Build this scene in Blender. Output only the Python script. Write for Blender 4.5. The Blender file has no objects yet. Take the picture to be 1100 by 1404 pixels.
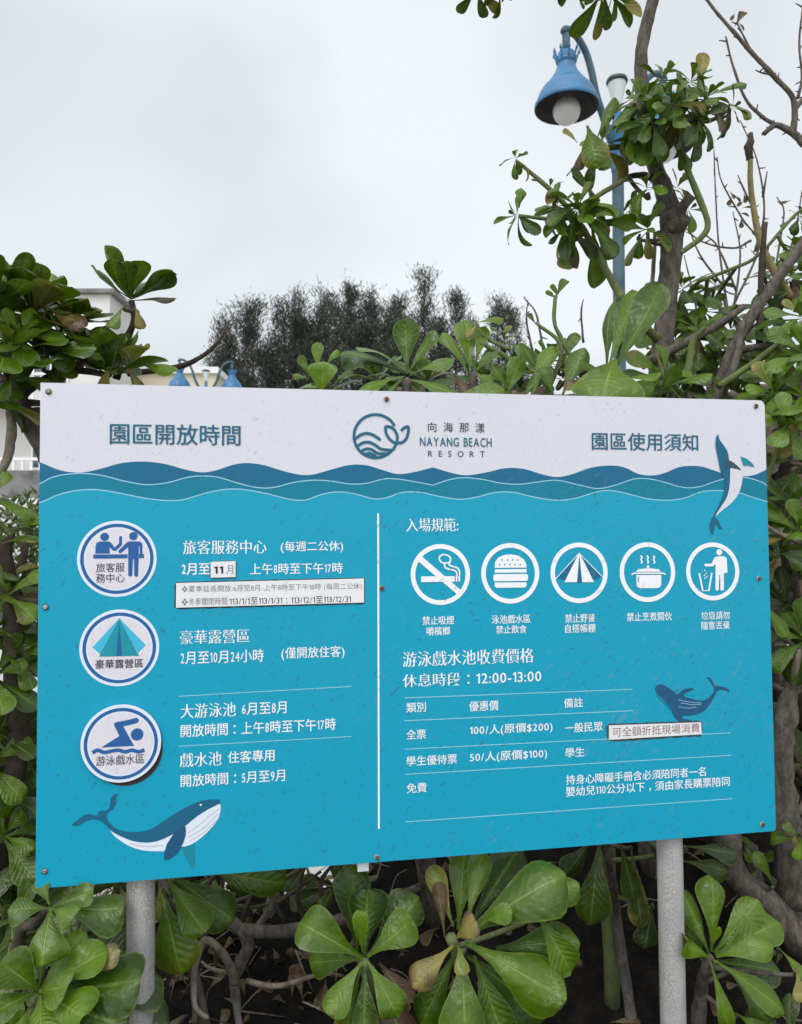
import bpy, math, random
from math import radians, sin, cos, pi
from mathutils import Vector, Matrix, Euler, geometry, noise

# ------------------------------------------------------------------ camera, sky, sun, exposure
S = bpy.context.scene
COL = S.collection
EYE = Vector((0, 0, 1.5))
PITCH = radians(2.0)
FPX, CX, CY = 1050.0, 550.0, 702.0            # focal length and centre in photo pixels (1100 x 1404)
cam_d = bpy.data.cameras.new("camera")
cam = bpy.data.objects.new("camera", cam_d); COL.objects.link(cam)
cam.location = EYE; cam.rotation_euler = (pi/2 + PITCH, 0, 0)
cam_d.sensor_fit = 'VERTICAL'; cam_d.sensor_height = 36.0; cam_d.lens = 36.0*FPX/1404.0
cam_d.clip_start = 0.05; cam_d.clip_end = 2000
cam_d.dof.use_dof = True; cam_d.dof.focus_distance = 1.62; cam_d.dof.aperture_fstop = 9.0
S.camera = cam

SUN_EL, SUN_ROT = radians(52), radians(200)
W = bpy.data.worlds.new("World"); S.world = W; W.use_nodes = True
wt = W.node_tree; wt.nodes.clear()
def wn(t, **k):
    n = wt.nodes.new(t)
    for a, b in k.items(): setattr(n, a, b)
    return n
wo = wn('ShaderNodeOutputWorld'); wb = wn('ShaderNodeBackground'); wb.inputs[1].default_value = 0.1
sky = wn('ShaderNodeTexSky', sky_type='NISHITA', sun_disc=False)
sky.sun_elevation = SUN_EL; sky.sun_rotation = SUN_ROT
tc = wn('ShaderNodeTexCoord'); sp = wn('ShaderNodeSeparateXYZ')
wt.links.new(tc.outputs['Generated'], sp.inputs[0])
mp = wn('ShaderNodeMapping'); mp.inputs['Scale'].default_value = (1, 1, 1.7); mp.inputs['Rotation'].default_value = (0, .25, .4)
wt.links.new(tc.outputs['Generated'], mp.inputs[0])
nz = wn('ShaderNodeTexNoise'); nz.inputs['Scale'].default_value = 1.7; nz.inputs['Detail'].default_value = 2.5; nz.inputs['Roughness'].default_value = .5
nz.inputs['Distortion'].default_value = .35
wt.links.new(mp.outputs[0], nz.inputs[0])
cr = wn('ShaderNodeValToRGB')
e = cr.color_ramp.elements
e[0].position = .34; e[0].color = (5.7, 6.15, 6.6, 1); e[1].position = .66; e[1].color = (8.5, 8.9, 9.3, 1)
wt.links.new(nz.outputs['Fac'], cr.inputs[0])
# overcast deck: brightest around the hidden sun, dimmer away from it
vm = wn('ShaderNodeVectorMath', operation='DOT_PRODUCT')
sd = Vector((sin(SUN_ROT)*cos(SUN_EL), cos(SUN_ROT)*cos(SUN_EL), sin(SUN_EL)))
vm.inputs[1].default_value = sd
wt.links.new(tc.outputs['Generated'], vm.inputs[0])
mr = wn('ShaderNodeMapRange'); mr.inputs['From Min'].default_value = .15; mr.inputs['From Max'].default_value = 1
mr.inputs['To Min'].default_value = 1.0; mr.inputs['To Max'].default_value = 2.7
wt.links.new(vm.outputs['Value'], mr.inputs[0])
vs = wn('ShaderNodeVectorMath', operation='SCALE')
wt.links.new(cr.outputs[0], vs.inputs[0]); wt.links.new(mr.outputs[0], vs.inputs['Scale'])
mx = wn('ShaderNodeMixRGB'); mx.inputs[0].default_value = .95
wt.links.new(sky.outputs[0], mx.inputs[1]); wt.links.new(vs.outputs[0], mx.inputs[2])
wt.links.new(mx.outputs[0], wb.inputs[0]); wt.links.new(wb.outputs[0], wo.inputs[0])

sl = bpy.data.lights.new("sun", 'SUN'); sl.energy = 1.1; sl.angle = radians(24); sl.color = (1, .965, .92)
so = bpy.data.objects.new("sun", sl); COL.objects.link(so)
so.rotation_euler = (-sd).to_track_quat('-Z', 'Y').to_euler(); so.location = sd*60

vsn = S.view_settings
S.display_settings.display_device = 'sRGB'
vsn.view_transform = 'Standard'; vsn.look = 'None'; vsn.exposure = 0.12; vsn.gamma = 1; vsn.use_curve_mapping = False

# ------------------------------------------------------------------ helpers
def P(x, y, Y):
    """the point that stands at distance Y along the view axis and shows at photo pixel (x, y)"""
    X, Z = (x-CX)/FPX, (CY-y)/FPX
    f = cos(PITCH) - Z*sin(PITCH); u = sin(PITCH) + Z*cos(PITCH)
    return EYE + Vector((X, f, u))*(Y/f)

class MB:
    def __init__(s): s.v = []; s.f = []; s.uv = []; s.c = []; s.m = []
    def add(s, vs, fs, uv=None, col=(0, 0, 0, 1), mi=0):
        o = len(s.v); s.v += [tuple(p) for p in vs]
        s.f += [tuple(i+o for i in f) for f in fs]; s.m += [mi]*len(fs)
        s.uv += uv if uv else [(0, 0)]*len(vs)
        s.c += [col]*len(vs) if isinstance(col, tuple) else col
    def build(s, name, mats, parent=None, loc=None, smooth=True):
        me = bpy.data.meshes.new(name); off = Vector(loc) if loc is not None else None
        vs = s.v if off is None else [(a-off.x, b-off.y, c-off.z) for a, b, c in s.v]
        me.from_pydata(vs, [], s.f)
        for m in (mats if isinstance(mats, (list, tuple)) else [mats]): me.materials.append(m)
        me.polygons.foreach_set('material_index', s.m)
        if smooth: me.polygons.foreach_set('use_smooth', [True]*len(s.f))
        ul = me.uv_layers.new(name='UVMap'); li = [0]*len(me.loops); me.loops.foreach_get('vertex_index', li)
        ul.data.foreach_set('uv', [q for i in li for q in s.uv[i]])
        ca = me.color_attributes.new('tint', 'FLOAT_COLOR', 'POINT')
        ca.data.foreach_set('color', [q for c in s.c for q in c])
        o = bpy.data.objects.new(name, me); COL.objects.link(o)
        if parent is not None: o.parent = parent
        elif off is not None: o.location = off
        return o

def tag(o, label=None, cat=None, group=None, kind=None):
    if label: o['label'] = label
    if cat: o['category'] = cat
    if group: o['group'] = group
    if kind: o['kind'] = kind
    return o
def thing(name, label, cat, loc, rot=(0, 0, 0), group=None):
    o = bpy.data.objects.new(name, None); COL.objects.link(o); o.empty_display_size = .1
    o.location = loc; o.rotation_euler = rot
    return tag(o, label, cat, group)
def copy_tree(o, parent=None):
    c = o.copy(); COL.objects.link(c); c.parent = parent
    for ch in list(o.children): copy_tree(ch, c)
    return c

def catmull(pts, n=6):
    if len(pts) < 3 or n < 2: return [Vector(p) for p in pts]
    pts = [Vector(p) for p in pts]; out = []
    for i in range(len(pts)-1):
        p0 = pts[i-1] if i else pts[0]*2-pts[1]; p1, p2 = pts[i], pts[i+1]
        p3 = pts[i+2] if i+2 < len(pts) else pts[-1]*2-pts[-2]
        for k in range(n):
            t = k/n
            out.append(.5*((2*p1)+(p2-p0)*t+(2*p0-5*p1+4*p2-p3)*t*t+(3*p1-p0-3*p2+p3)*t**3))
    out.append(pts[-1]); return out
def tube(mb, pts, r, n=9, seg=6, caps=True, knob=0.0, rng=None, mi=0, col=(0, 0, 0, 1)):
    """swept tube; r is one radius, or (start, end), or a list matched to pts"""
    ps = catmull(pts, seg); L = len(ps)
    if isinstance(r, (int, float)): rr = [r]*L
    elif len(r) == len(pts) and len(r) > 2:
        rr = []
        for i in range(L):
            q = i/(L-1)*(len(r)-1); k = min(int(q), len(r)-2); rr.append(r[k]+(r[k+1]-r[k])*(q-k))
    else: rr = [r[0]+(r[-1]-r[0])*i/(L-1) for i in range(L)]
    vs = []; fs = []; uv = []
    t0 = (ps[1]-ps[0]).normalized(); nrm = t0.orthogonal().normalized(); s = 0
    for i, p in enumerate(ps):
        t = (ps[min(i+1, L-1)]-ps[max(i-1, 0)])
        t = t.normalized() if t.length > 1e-9 else t0
        nrm = (nrm-t*nrm.dot(t)).normalized(); b = t.cross(nrm)
        if i: s += (p-ps[i-1]).length
        for k in range(n):
            a = 2*pi*k/n; q = rr[i]
            if knob: q *= 1+knob*noise.noise(Vector((cos(a)*1.3, sin(a)*1.3, s*22)))+knob*.6*noise.noise(Vector((7, cos(a)*2, s*60)))
            vs.append(p+(nrm*cos(a)+b*sin(a))*q); uv.append((s, k/n))
    for i in range(L-1):
        for k in range(n):
            k2 = (k+1) % n; fs.append((i*n+k, i*n+k2, (i+1)*n+k2, (i+1)*n+k))
    if caps: fs.append(tuple(range(n-1, -1, -1))); fs.append(tuple((L-1)*n+k for k in range(n)))
    mb.add(vs, fs, uv, col, mi)
def lathe(mb, prof, c=(0, 0, 0), n=32, mi=0):
    vs = []; fs = []
    for r, z in prof:
        for k in range(n):
            a = 2*pi*k/n; vs.append((c[0]+r*cos(a), c[1]+r*sin(a), c[2]+z))
    for i in range(len(prof)-1):
        for k in range(n):
            k2 = (k+1) % n; fs.append((i*n+k, i*n+k2, (i+1)*n+k2, (i+1)*n+k))
    mb.add(vs, fs, mi=mi)
def box(mb, a, b, mi=0, bev=0):
    (x0, y0, z0), (x1, y1, z1) = a, b
    vs = [(x, y, z) for z in (z0, z1) for y in (y0, y1) for x in (x0, x1)]
    mb.add(vs, [(0, 2, 3, 1), (4, 5, 7, 6), (0, 1, 5, 4), (2, 6, 7, 3), (0, 4, 6, 2), (1, 3, 7, 5)], mi=mi)

# ------------------------------------------------------------------ materials
class MT:
    def __init__(s, name):
        s.mat = bpy.data.materials.new(name); s.mat.use_nodes = True; s.t = s.mat.node_tree; s.t.nodes.clear()
        s.out = s.n('ShaderNodeOutputMaterial'); s.b = s.n('ShaderNodeBsdfPrincipled'); s.t.links.new(s.b.outputs[0], s.out.inputs[0])
    def n(s, t, _in=None, **k):
        n = s.t.nodes.new(t)
        for a, b in k.items(): setattr(n, a, b)
        for a, b in (_in or {}).items(): s.set(n.inputs[a], b)
        return n
    def set(s, inp, v):
        if isinstance(v, bpy.types.NodeSocket): s.t.links.new(v, inp)
        else: inp.default_value = v
    def mix(s, f, a, b, mode='MIX'):
        n = s.n('ShaderNodeMixRGB', blend_type=mode)
        for i, v in enumerate((f, a, b)):
            if isinstance(v, tuple) and len(v) == 3: v = (*v, 1)
            s.set(n.inputs[i], v)
        return n.outputs[0]
    def math(s, op, a, b=0.0, c=None):
        n = s.n('ShaderNodeMath', operation=op); s.set(n.inputs[0], a); s.set(n.inputs[1], b)
        if c is not None: s.set(n.inputs[2], c)
        return n.outputs[0]
    def ramp(s, v, stops):
        n = s.n('ShaderNodeMapRange', interpolation_type='SMOOTHSTEP'); s.set(n.inputs[0], v)
        n.inputs[1].default_value, n.inputs[2].default_value = stops; return n.outputs[0]
    def noise(s, vec, scale, detail=3, rough=.55, dist=0):
        n = s.n('ShaderNodeTexNoise', {'Scale': scale, 'Detail': detail, 'Roughness': rough, 'Distortion': dist})
        if vec is not None: s.set(n.inputs[0], vec)
        return n.outputs['Fac']
    def mapping(s, vec, rot=(0, 0, 0), sc=(1, 1, 1), loc=(0, 0, 0)):
        n = s.n('ShaderNodeMapping'); s.set(n.inputs[0], vec)
        n.inputs['Rotation'].default_value = rot; n.inputs['Scale'].default_value = sc; n.inputs['Location'].default_value = loc
        return n.outputs[0]
    def bump(s, h, d=.01, st=.5):
        n = s.n('ShaderNodeBump', {'Strength': st, 'Distance': d, 'Height': h}); s.set(s.b.inputs['Normal'], n.outputs[0])
    def P(s, **k):
        for a, b in k.items():
            a = {'col': 'Base Color', 'rough': 'Roughness', 'metal': 'Metallic', 'spec': 'Specular IOR Level'}.get(a, a)
            if isinstance(b, tuple) and len(b) == 3: b = (*b, 1)
            s.set(s.b.inputs[a], b)
        return s.mat

def simple(name, col, rough=.6, var=.15, scale=8, metal=0, spec=.4, bump=0, col2=None, bscale=None):
    m = MT(name); v = m.n('ShaderNodeTexCoord').outputs['Object']
    f = m.noise(v, scale, 5, .6)
    c2 = col2 or tuple(q*(1-var*2) for q in col)
    c = m.mix(m.ramp(f, (.35, .68)), col, c2)
    if bump: m.bump(m.noise(v, bscale or scale*5, 4), bump, .6)
    return m.P(col=c, rough=rough, metal=metal, spec=spec)

def leaf_material(name, dark, light, scar=.5, transl=.22):
    m = MT(name)
    tn = m.n('ShaderNodeAttribute', attribute_name='tint'); sp = m.n('ShaderNodeSeparateColor'); m.set(sp.inputs[0], tn.outputs['Color'])
    hue, dead, rnd = sp.outputs[0], sp.outputs[1], sp.outputs[2]
    uv = m.n('ShaderNodeUVMap', uv_map='UVMap').outputs[0]; su = m.n('ShaderNodeSeparateXYZ', {0: uv}); t, s_ = su.outputs[0], su.outputs[1]
    ob = m.n('ShaderNodeTexCoord').outputs['Object']
    base = m.mix(hue, dark, light)
    blot = m.ramp(m.noise(ob, 26, 4, .6), (.35, .75))
    base = m.mix(m.math('MULTIPLY', blot, .45), base, tuple(q*1.5+.003 for q in dark))
    core = m.math('MULTIPLY', m.math('SUBTRACT', 1.0, m.ramp(m.math('ABSOLUTE', s_), (.0, .75))), m.noise(ob, 16, 3))
    base = m.mix(m.math('MULTIPLY', core, .55), base, tuple(min(1, q*1.25) for q in light))
    base = m.mix(m.math('MULTIPLY', m.ramp(m.math('ABSOLUTE', s_), (.90, .99)), .35), base, (.20, .26, .04))
    # ageing: green -> yellow -> brown, starting from the blade's edge in blotches
    edge = m.math('ABSOLUTE', s_)
    ag = m.math('ADD', m.math('MULTIPLY', dead, 1.5), m.math('ADD', m.math('MULTIPLY', m.math('ADD', edge, t), .26), m.math('MULTIPLY', m.math('SUBTRACT', m.noise(ob, 22, 5), .25), .75)))
    yel = m.ramp(ag, (.72, 1.12)); brn = m.ramp(ag, (1.35, 1.75))
    base = m.mix(yel, base, (.20, .165, .035)); base = m.mix(brn, base, (.075, .042, .022))
    # leaf-miner trails and scars
    vor = m.n('ShaderNodeTexVoronoi', {'Vector': m.mapping(ob, sc=(1, 1, 1)), 'Scale': 60}, feature='DISTANCE_TO_EDGE')
    dn = m.n('ShaderNodeTexNoise', {'Scale': 60, 'Detail': 2}); 
    wv = m.n('ShaderNodeVectorMath', {0: ob, 1: m.n('ShaderNodeVectorMath', {0: dn.outputs['Color'], 'Scale': .03}, operation='SCALE').outputs[0]}, operation='ADD')
    m.set(vor.inputs['Vector'], wv.outputs[0])
    ln = m.math('SUBTRACT', 1.0, m.ramp(vor.outputs['Distance'], (.015, .07)))
    msk = m.ramp(m.math('ADD', m.noise(ob, 14, 2), m.math('MULTIPLY', rnd, .25)), (.70, .84))
    base = m.mix(m.math('MULTIPLY', m.math('MULTIPLY', ln, msk), scar), base, (.30, .34, .20))
    # midrib and side veins
    rib = m.math('SUBTRACT', 1.0, m.ramp(edge, (.025, .085)))
    rib = m.math('MULTIPLY', rib, m.math('SUBTRACT', 1.05, t))
    base = m.mix(m.math('MULTIPLY', rib, .8), base, (.26, .34, .10))
    wf = m.math('SINE', m.math('MULTIPLY', m.math('ADD', t, m.math('MULTIPLY', edge, -.22)), 62.0))
    vein = m.math('MULTIPLY', m.math('MULTIPLY', m.ramp(wf, (.80, 1.0)), m.noise(ob, 12, 2)), .07)
    base = m.mix(vein, base, (.18, .26, .08))
    m.bump(m.math('ADD', m.math('MULTIPLY', rib, -1.2), m.math('ADD', m.math('MULTIPLY', m.noise(ob, 22, 2), 4.0), m.math('ADD', m.math('MULTIPLY', m.noise(ob, 90, 2), .6), m.math('MULTIPLY', m.math('MULTIPLY', wf, m.ramp(m.noise(ob, 11, 2), (.4, .65))), .22)))), .0030, .6)
    ro = m.math('ADD', .14, m.math('MULTIPLY', m.noise(ob, 24, 4), .42))
    spots = m.ramp(m.noise(ob, 130, 2), (.70, .76)); spots = m.math('MULTIPLY', spots, m.ramp(m.math('ADD', m.noise(ob, 7, 2), m.math('MULTIPLY', rnd, .3)), (.55, .8)))
    base = m.mix(m.math('MULTIPLY', spots, .6), base, (.05, .03, .015))
    m.P(col=base, rough=ro, spec=.36)
    tr = m.n('ShaderNodeBsdfTranslucent'); m.set(tr.inputs[0], m.mix(.4, base, (.20, .30, .01)))
    mx = m.n('ShaderNodeMixShader', {0: transl}); m.t.links.new(m.b.outputs[0], mx.inputs[1]); m.t.links.new(tr.outputs[0], mx.inputs[2])
    m.t.links.new(mx.outputs[0], m.out.inputs[0])
    return m.mat
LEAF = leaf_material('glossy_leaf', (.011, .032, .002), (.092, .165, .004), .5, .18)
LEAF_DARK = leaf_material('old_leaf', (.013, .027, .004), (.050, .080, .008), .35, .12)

def bark(name, a, b, scale=30):
    m = MT(name); ob = m.n('ShaderNodeTexCoord').outputs['Object']
    f = m.noise(m.mapping(ob, sc=(1, 1, .45)), scale, 6, .65, .4); g = m.noise(ob, scale*4, 4)
    c = m.mix(m.ramp(f, (.34, .66)), a, b); c = m.mix(m.math('MULTIPLY', m.ramp(g, (.55, .75)), .4), c, tuple(q*.45 for q in a))
    m.bump(m.math('ADD', f, m.math('MULTIPLY', g, .6)), .006, .8)
    return m.P(col=c, rough=.85, spec=.25)
BARK = bark('grey_bark', (.14, .12, .10), (.06, .048, .04), 48)
BARK_PALE = bark('pale_bark', (.25, .215, .17), (.12, .095, .07))
BARK_DARK = bark('dark_bark', (.075, .055, .042), (.035, .026, .02))
GREEN_STEM = bark('green_stem', (.13, .17, .055), (.10, .115, .05), 40)

# ------------------------------------------------------------------ the ground, paths
def soil_height(x, y):
    k = max(0, min(1, (y-1.75)/.9)); k = k*k*(3-2*k)
    d = max(0, min(1, (3.2-y)/.45)); d = d*d*(3-2*d)
    side = max(0, min(1, (x+.35)/.5)); side = side*side*(3-2*side)
    h = (.20+.36*side)*k*d
    return h + .035*noise.noise(Vector((x*2.3, y*2.3, 0)))*d + .012*noise.noise(Vector((x*11, y*11, 3)))*d
mb = MB(); nx, ny = 150, 90; x0, x1, y0, y1 = -5.0, 5.0, -.6, 3.22
vs = []
for j in range(ny+1):
    for i in range(nx+1):
        x = x0+(x1-x0)*i/nx; y = y0+(y1-y0)*j/ny
        vs.append((x, y, .012+max(-.01, soil_height(x, y))))
mb.add(vs, [(j*(nx+1)+i, j*(nx+1)+i+1, (j+1)*(nx+1)+i+1, (j+1)*(nx+1)+i) for j in range(ny) for i in range(nx)])
m = MT('dark_soil'); ob = m.n('ShaderNodeTexCoord').outputs['Object']
f = m.noise(ob, 14, 8, .7); g = m.noise(ob, 90, 4)
c = m.mix(m.ramp(f, (.35, .7)), (.007, .0062, .0055), (.022, .018, .015)); c = m.mix(m.math('MULTIPLY', m.ramp(g, (.6, .72)), .35), c, (.06, .046, .034))
m.bump(m.math('ADD', f, m.math('MULTIPLY', g, .5)), .03, .9)
tag(mb.build('soil_bed', m.P(col=c, rough=.95, spec=.1)), kind='structure')

mb = MB(); mb.add([(-900, -300, -.02), (900, -300, -.02), (900, 1500, -.02), (-900, 1500, -.02)], [(0, 1, 2, 3)])
m = MT('sandy_ground'); ob = m.n('ShaderNodeTexCoord').outputs['Object']
c = m.mix(m.ramp(m.noise(ob, .06, 6), (.4, .6)), (.33, .31, .27), (.16, .17, .09)); c = m.mix(.3, c, m.mix(m.noise(ob, 3, 6), (.2, .19, .16), (.45, .43, .4)))
tag(mb.build('ground', m.P(col=c, rough=.95)), kind='structure')
mb = MB(); mb.add([(-30, 3.2, .0), (30, 3.2, .0), (30, 15, .0), (-30, 15, .0)], [(0, 1, 2, 3)])
m = MT('pale_paving'); ob = m.n('ShaderNodeTexCoord').outputs['Object']
br = m.n('ShaderNodeTexBrick', {'Vector': ob, 'Scale': 1.6, 'Color1': (.52, .51, .49, 1), 'Color2': (.46, .45, .43, 1), 'Mortar': (.24, .23, .22, 1), 'Mortar Size': .012})
tag(mb.build('pavement', m.P(col=m.mix(.3, br.outputs[0], m.mix(m.noise(ob, 4, 6), (.3, .3, .28), (.6, .59, .57))), rough=.85)), kind='structure')

# ------------------------------------------------------------------ the information board
BW, BH, BZ = 1.6, .997, 1.813
YAW, BP, BR = radians(9.53), radians(-.24), radians(-.43)
RM = Matrix.Rotation(YAW, 3, 'Z') @ Matrix.Rotation(BP, 3, 'X') @ Matrix.Rotation(BR, 3, 'Y')
BT = Vector((-.723, 1.526, BZ))
broot = BT + RM @ Vector((BW/2, 0, -BZ))
board = thing('information_board', 'large turquoise and white notice board with opening hours on two grey posts', 'sign', broot, RM.to_euler())
BN = RM @ Vector((0, -1, 0))
def uv_at(x, y):
    d = P(x, y, 1.0)-EYE
    t = (BT-EYE).dot(BN)/d.dot(BN); q = RM.transposed() @ (EYE+d*t-BT)
    return q.x, -q.z
def uv_behind(x, y, n):
    d = P(x, y, 1.0)-EYE; o = BT+BN*n
    t = (o-EYE).dot(BN)/d.dot(BN); q = RM.transposed() @ (EYE+d*t-BT)
    return q.x, -q.z
def bl(u, v, n): return (u-BW/2, -n, BZ-v)

def wear_material(name, col, rough=.42, amount=1.0):
    """printed sheet, pitted and streaked by blown sand (marks keep their place on the board)"""
    m = MT(name); v = m.n('ShaderNodeTexCoord'); v.object = board; ob = v.outputs['Object']
    st = m.mapping(m.mapping(ob, rot=(0, radians(-45), 0)), sc=(1, 1, .36))
    dk = m.noise(st, 165, 4, .6, .2); gate = m.noise(m.mapping(ob, loc=(3, 1, 2)), 7, 3)
    pits = m.ramp(m.math('ADD', dk, m.math('MULTIPLY', gate, .22)), (.725, .79))
    tan = m.ramp(m.math('ADD', m.noise(m.mapping(st, loc=(5, 2, 7)), 120, 5, .65, .3), m.math('MULTIPLY', m.noise(m.mapping(ob, loc=(9, 0, 4)), 4, 2), .25)), (.70, .82))
    sx = m.n('ShaderNodeSeparateXYZ', {0: ob}).outputs[0]
    rightw = m.ramp(sx, (-.5, .6))
    blot = m.ramp(m.noise(ob, 5, 4, .6), (.3, .75))
    c = m.mix(m.math('MULTIPLY', m.ramp(m.noise(m.mapping(ob, loc=(4, 4, 1), sc=(1, 1, .6)), 1.8, 2), (.3, .75)), .16*amount), col, tuple(min(1, q*.80+.03) for q in col))
    c = m.mix(m.math('MULTIPLY', blot, .12*amount), c, tuple(min(1, q*.72+.01) for q in col))
    fine = m.ramp(m.noise(st, 150, 2), (.55, .75))
    c = m.mix(m.math('MULTIPLY', fine, .10*amount), c, tuple(q*.6 for q in col))
    c = m.mix(m.math('MULTIPLY', m.math('MULTIPLY', tan, m.math('ADD', .03, m.math('MULTIPLY', rightw, .18))), amount), c, (.26, .24, .22))
    c = m.mix(m.math('MULTIPLY', pits, .42*amount), c, (.035, .075, .085))
    m.bump(m.math('SUBTRACT', m.noise(ob, 160, 2), m.math('MULTIPLY', pits, .5)), .0005, .25)
    return m.P(col=c, rough=rough, spec=.2)
M_WHITE = wear_material('white_print', (.62, .612, .665), .5, .5)
M_TEXTW = wear_material('white_lettering_print', (.80, .80, .82), .5, .7)
M_BLUE = wear_material('turquoise_print', (.006, .305, .455))
M_MID = wear_material('teal_print', (.003, .185, .28))
M_DARK = wear_material('deep_blue_print', (.008, .125, .235))
M_LINE = wear_material('pale_blue_print', (.28, .56, .68), .5, .8)
M_TEAL = wear_material('heading_print', (.018, .115, .185), .5, .4)
M_BLACK = wear_material('black_print', (.03, .032, .045), .5, .4)
M_RING = wear_material('royal_blue_print', (.022, .105, .30), .5, .4)
M_BADGE = wear_material('badge_white_print', (.66, .62, .67), .5, .4)
M_RIM = wear_material('badge_rim_print', (.66, .72, .80), .5, .4)
M_WHALE = wear_material('whale_blue_print', (.012, .112, .205), .5, .5)
M_WHALE2 = wear_material('whale_slate_print', (.014, .085, .185), .5, .5)
M_FIN = wear_material('fin_teal_print', (.012, .22, .29), .5, .4)
M_FIN2 = wear_material('fin_grey_print', (.035, .075, .095), .5, .4)
M_TENT = wear_material('tent_teal_print', (.012, .26, .32), .5, .4)
M_TENTL = wear_material('tent_light_print', (.05, .42, .60), .5, .4)
M_PINK = wear_material('pink_line_print', (.52, .36, .38), .5, .4)
M_GREY = wear_material('grey_print', (.20, .19, .21), .5, .4)
M_RED = wear_material('faded_red_print', (.26, .13, .13), .5, .4)
M_PAPER = wear_material('paper_label', (.72, .71, .72), .55, .35)
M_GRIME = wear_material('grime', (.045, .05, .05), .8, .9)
M_SHADOW = wear_material('badge_shadow', (.055, .038, .040), .8, .3)  # dark brown for the drop shadow painted below the third badge
M_EDGE = simple('board_edge_white', (.66, .68, .72), .5, .1, 40)

def poly(mb, pts, n, px=True, mi=0):
    """flat filled outline on the board; pts are photo pixels (or u, v metres with px=False)"""
    q = [uv_at(*p) for p in pts] if px else pts
    q3 = [Vector((a, -b, 0)) for a, b in q]
    tr = geometry.tessellate_polygon([q3])
    fs = []
    for t in tr:
        a, b, c = (q3[i] for i in t)
        fs.append(t if (b-a).cross(c-a).z > 0 else t[::-1])
    mb.add([bl(a, b, n) for a, b in q], fs, mi=mi)
def smooth2(pts, n=6): return [(p.x, p.y) for p in catmull([(a, b, 0) for a, b in pts], n)]
def strip(mb, pts, w, n, px=True, closed=False, sm=5, round_end=False, mi=0):
    """a line of width w metres"""
    q = smooth2([uv_at(*p) for p in pts] if px else pts, sm) if sm > 1 else ([uv_at(*p) for p in pts] if px else pts)
    L = len(q); vs = []
    for i in range(L):
        a = q[max(i-1, 0)] if not closed else q[i-1]; b = q[min(i+1, L-1)] if not closed else q[(i+1) % L]
        d = Vector((b[0]-a[0], b[1]-a[1])); d = d.normalized() if d.length else Vector((1, 0))
        nn = Vector((-d.y, d.x))*w/2
        vs += [bl(q[i][0]+nn.x, q[i][1]+nn.y, n), bl(q[i][0]-nn.x, q[i][1]-nn.y, n)]
    R = L if closed else L-1
    mb.add(vs, [(2*i, 2*i+1, (2*((i+1) % L))+1, 2*((i+1) % L)) for i in range(R)], mi=mi)
    if round_end:
        for c in (q[0], q[-1]): disc(mb, c, w/2, n+.00003, n2=14, mi=mi)
def disc(mb, c, r, n, r_in=0, n2=56, sy=1.0, mi=0):
    if r_in:
        vs = [bl(c[0]+rr*cos(2*pi*k/n2), c[1]+rr*sy*sin(2*pi*k/n2), n) for rr in (r, r_in) for k in range(n2)]
        fs = [(k, n2+k, n2+(k+1) % n2, (k+1) % n2) for k in range(n2)]
    else:
        vs = [bl(c[0]+r*cos(2*pi*k/n2), c[1]+r*sy*sin(2*pi*k/n2), n) for k in range(n2)]; fs = [tuple(range(n2-1, -1, -1))]
    mb.add(vs, fs, mi=mi)
def emit(mb, name, mat, parent=board): return mb.build(name, mat, parent, smooth=False)

# panel with rounded right corners
mb = MB(); T = .010
def rcorner(cu, cv, r, a0, a1, k=6): return [(cu+r*cos(a0+(a1-a0)*i/k), cv+r*sin(a0+(a1-a0)*i/k)) for i in range(k+1)]
out = [(0, 0)] + rcorner(BW-.014, .014, .014, -pi/2, 0) + rcorner(BW-.006, BH-.006, .006, 0, pi/2) + rcorner(.004, BH-.004, .004, pi/2, pi)
poly(mb, out, 0, False); k = len(out)
vs = [bl(a, b, 0) for a, b in out]+[bl(a, b, -T) for a, b in out]
mb.add(vs, [(i, i+k, (i+1) % k+k, (i+1) % k) for i in range(k)]+[tuple(range(k, 2*k))])
emit(mb, 'panel', M_EDGE)

A = [(55.6,633.8),(82.5,644.7),(110.9,648),(139.3,642.4),(167.6,634.8),(196,632.9),(224.4,635.7),(252.7,643.3),(276,647.6),(295,645.2),(319,637.6),(338,634.8),(361,637.6),(385,644.7),(408.7,650.4),(427.6,650.9),(451,644.7),(479.6,637.5),(503,638),(528,645.5),(547,650),(571,646.6),(593.8,640.8)]
A2 = [(593.8,640.8),(621.8,649),(642,651.5),(667.6,647.5),(693,641.9),(718.5,642.9),(744,650.5),(764.4,654),(784.7,650),(810,641.3),(835.6,638.3),(856,640.8),(876,650),(896,651.7),(912.7,648),(929,641),(945,638.8),(962,639.7),(978,644.6),(997,651),(1018,653),(1032,651.7),(1043.6,647.4),(1051.8,643)]
B = [(55.6,663.6),(73,654.2),(101.5,649.5),(134.5,651),(172.4,660),(200.7,664.6),(229,662),(257.4,654.6),(276.4,652.8),(300,654.6),(323.6,661.7),(352,668.4),(375.6,668.4),(404,661.3),(432,658.4),(456,660),(479.6,663.6),(503,662.7),(528,656.5),(550.5,657.6),(576,662),(593.8,665.2)]
B2 = [(593.8,665.2),(616.7,657.6),(637,655),(662.5,657.6),(688,662.7),(713.5,664),(739,660.7),(764,658.6),(795,665.3),(820,669.9),(846,664.5),(866,657.5),(880,656),(896.4,657.7),(912.7,661.8),(929,666.7),(945,669),(962,666.7),(978,661),(996,656),(1018,654.6),(1030.5,656.6),(1043.6,661),(1052.3,666)]
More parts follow.
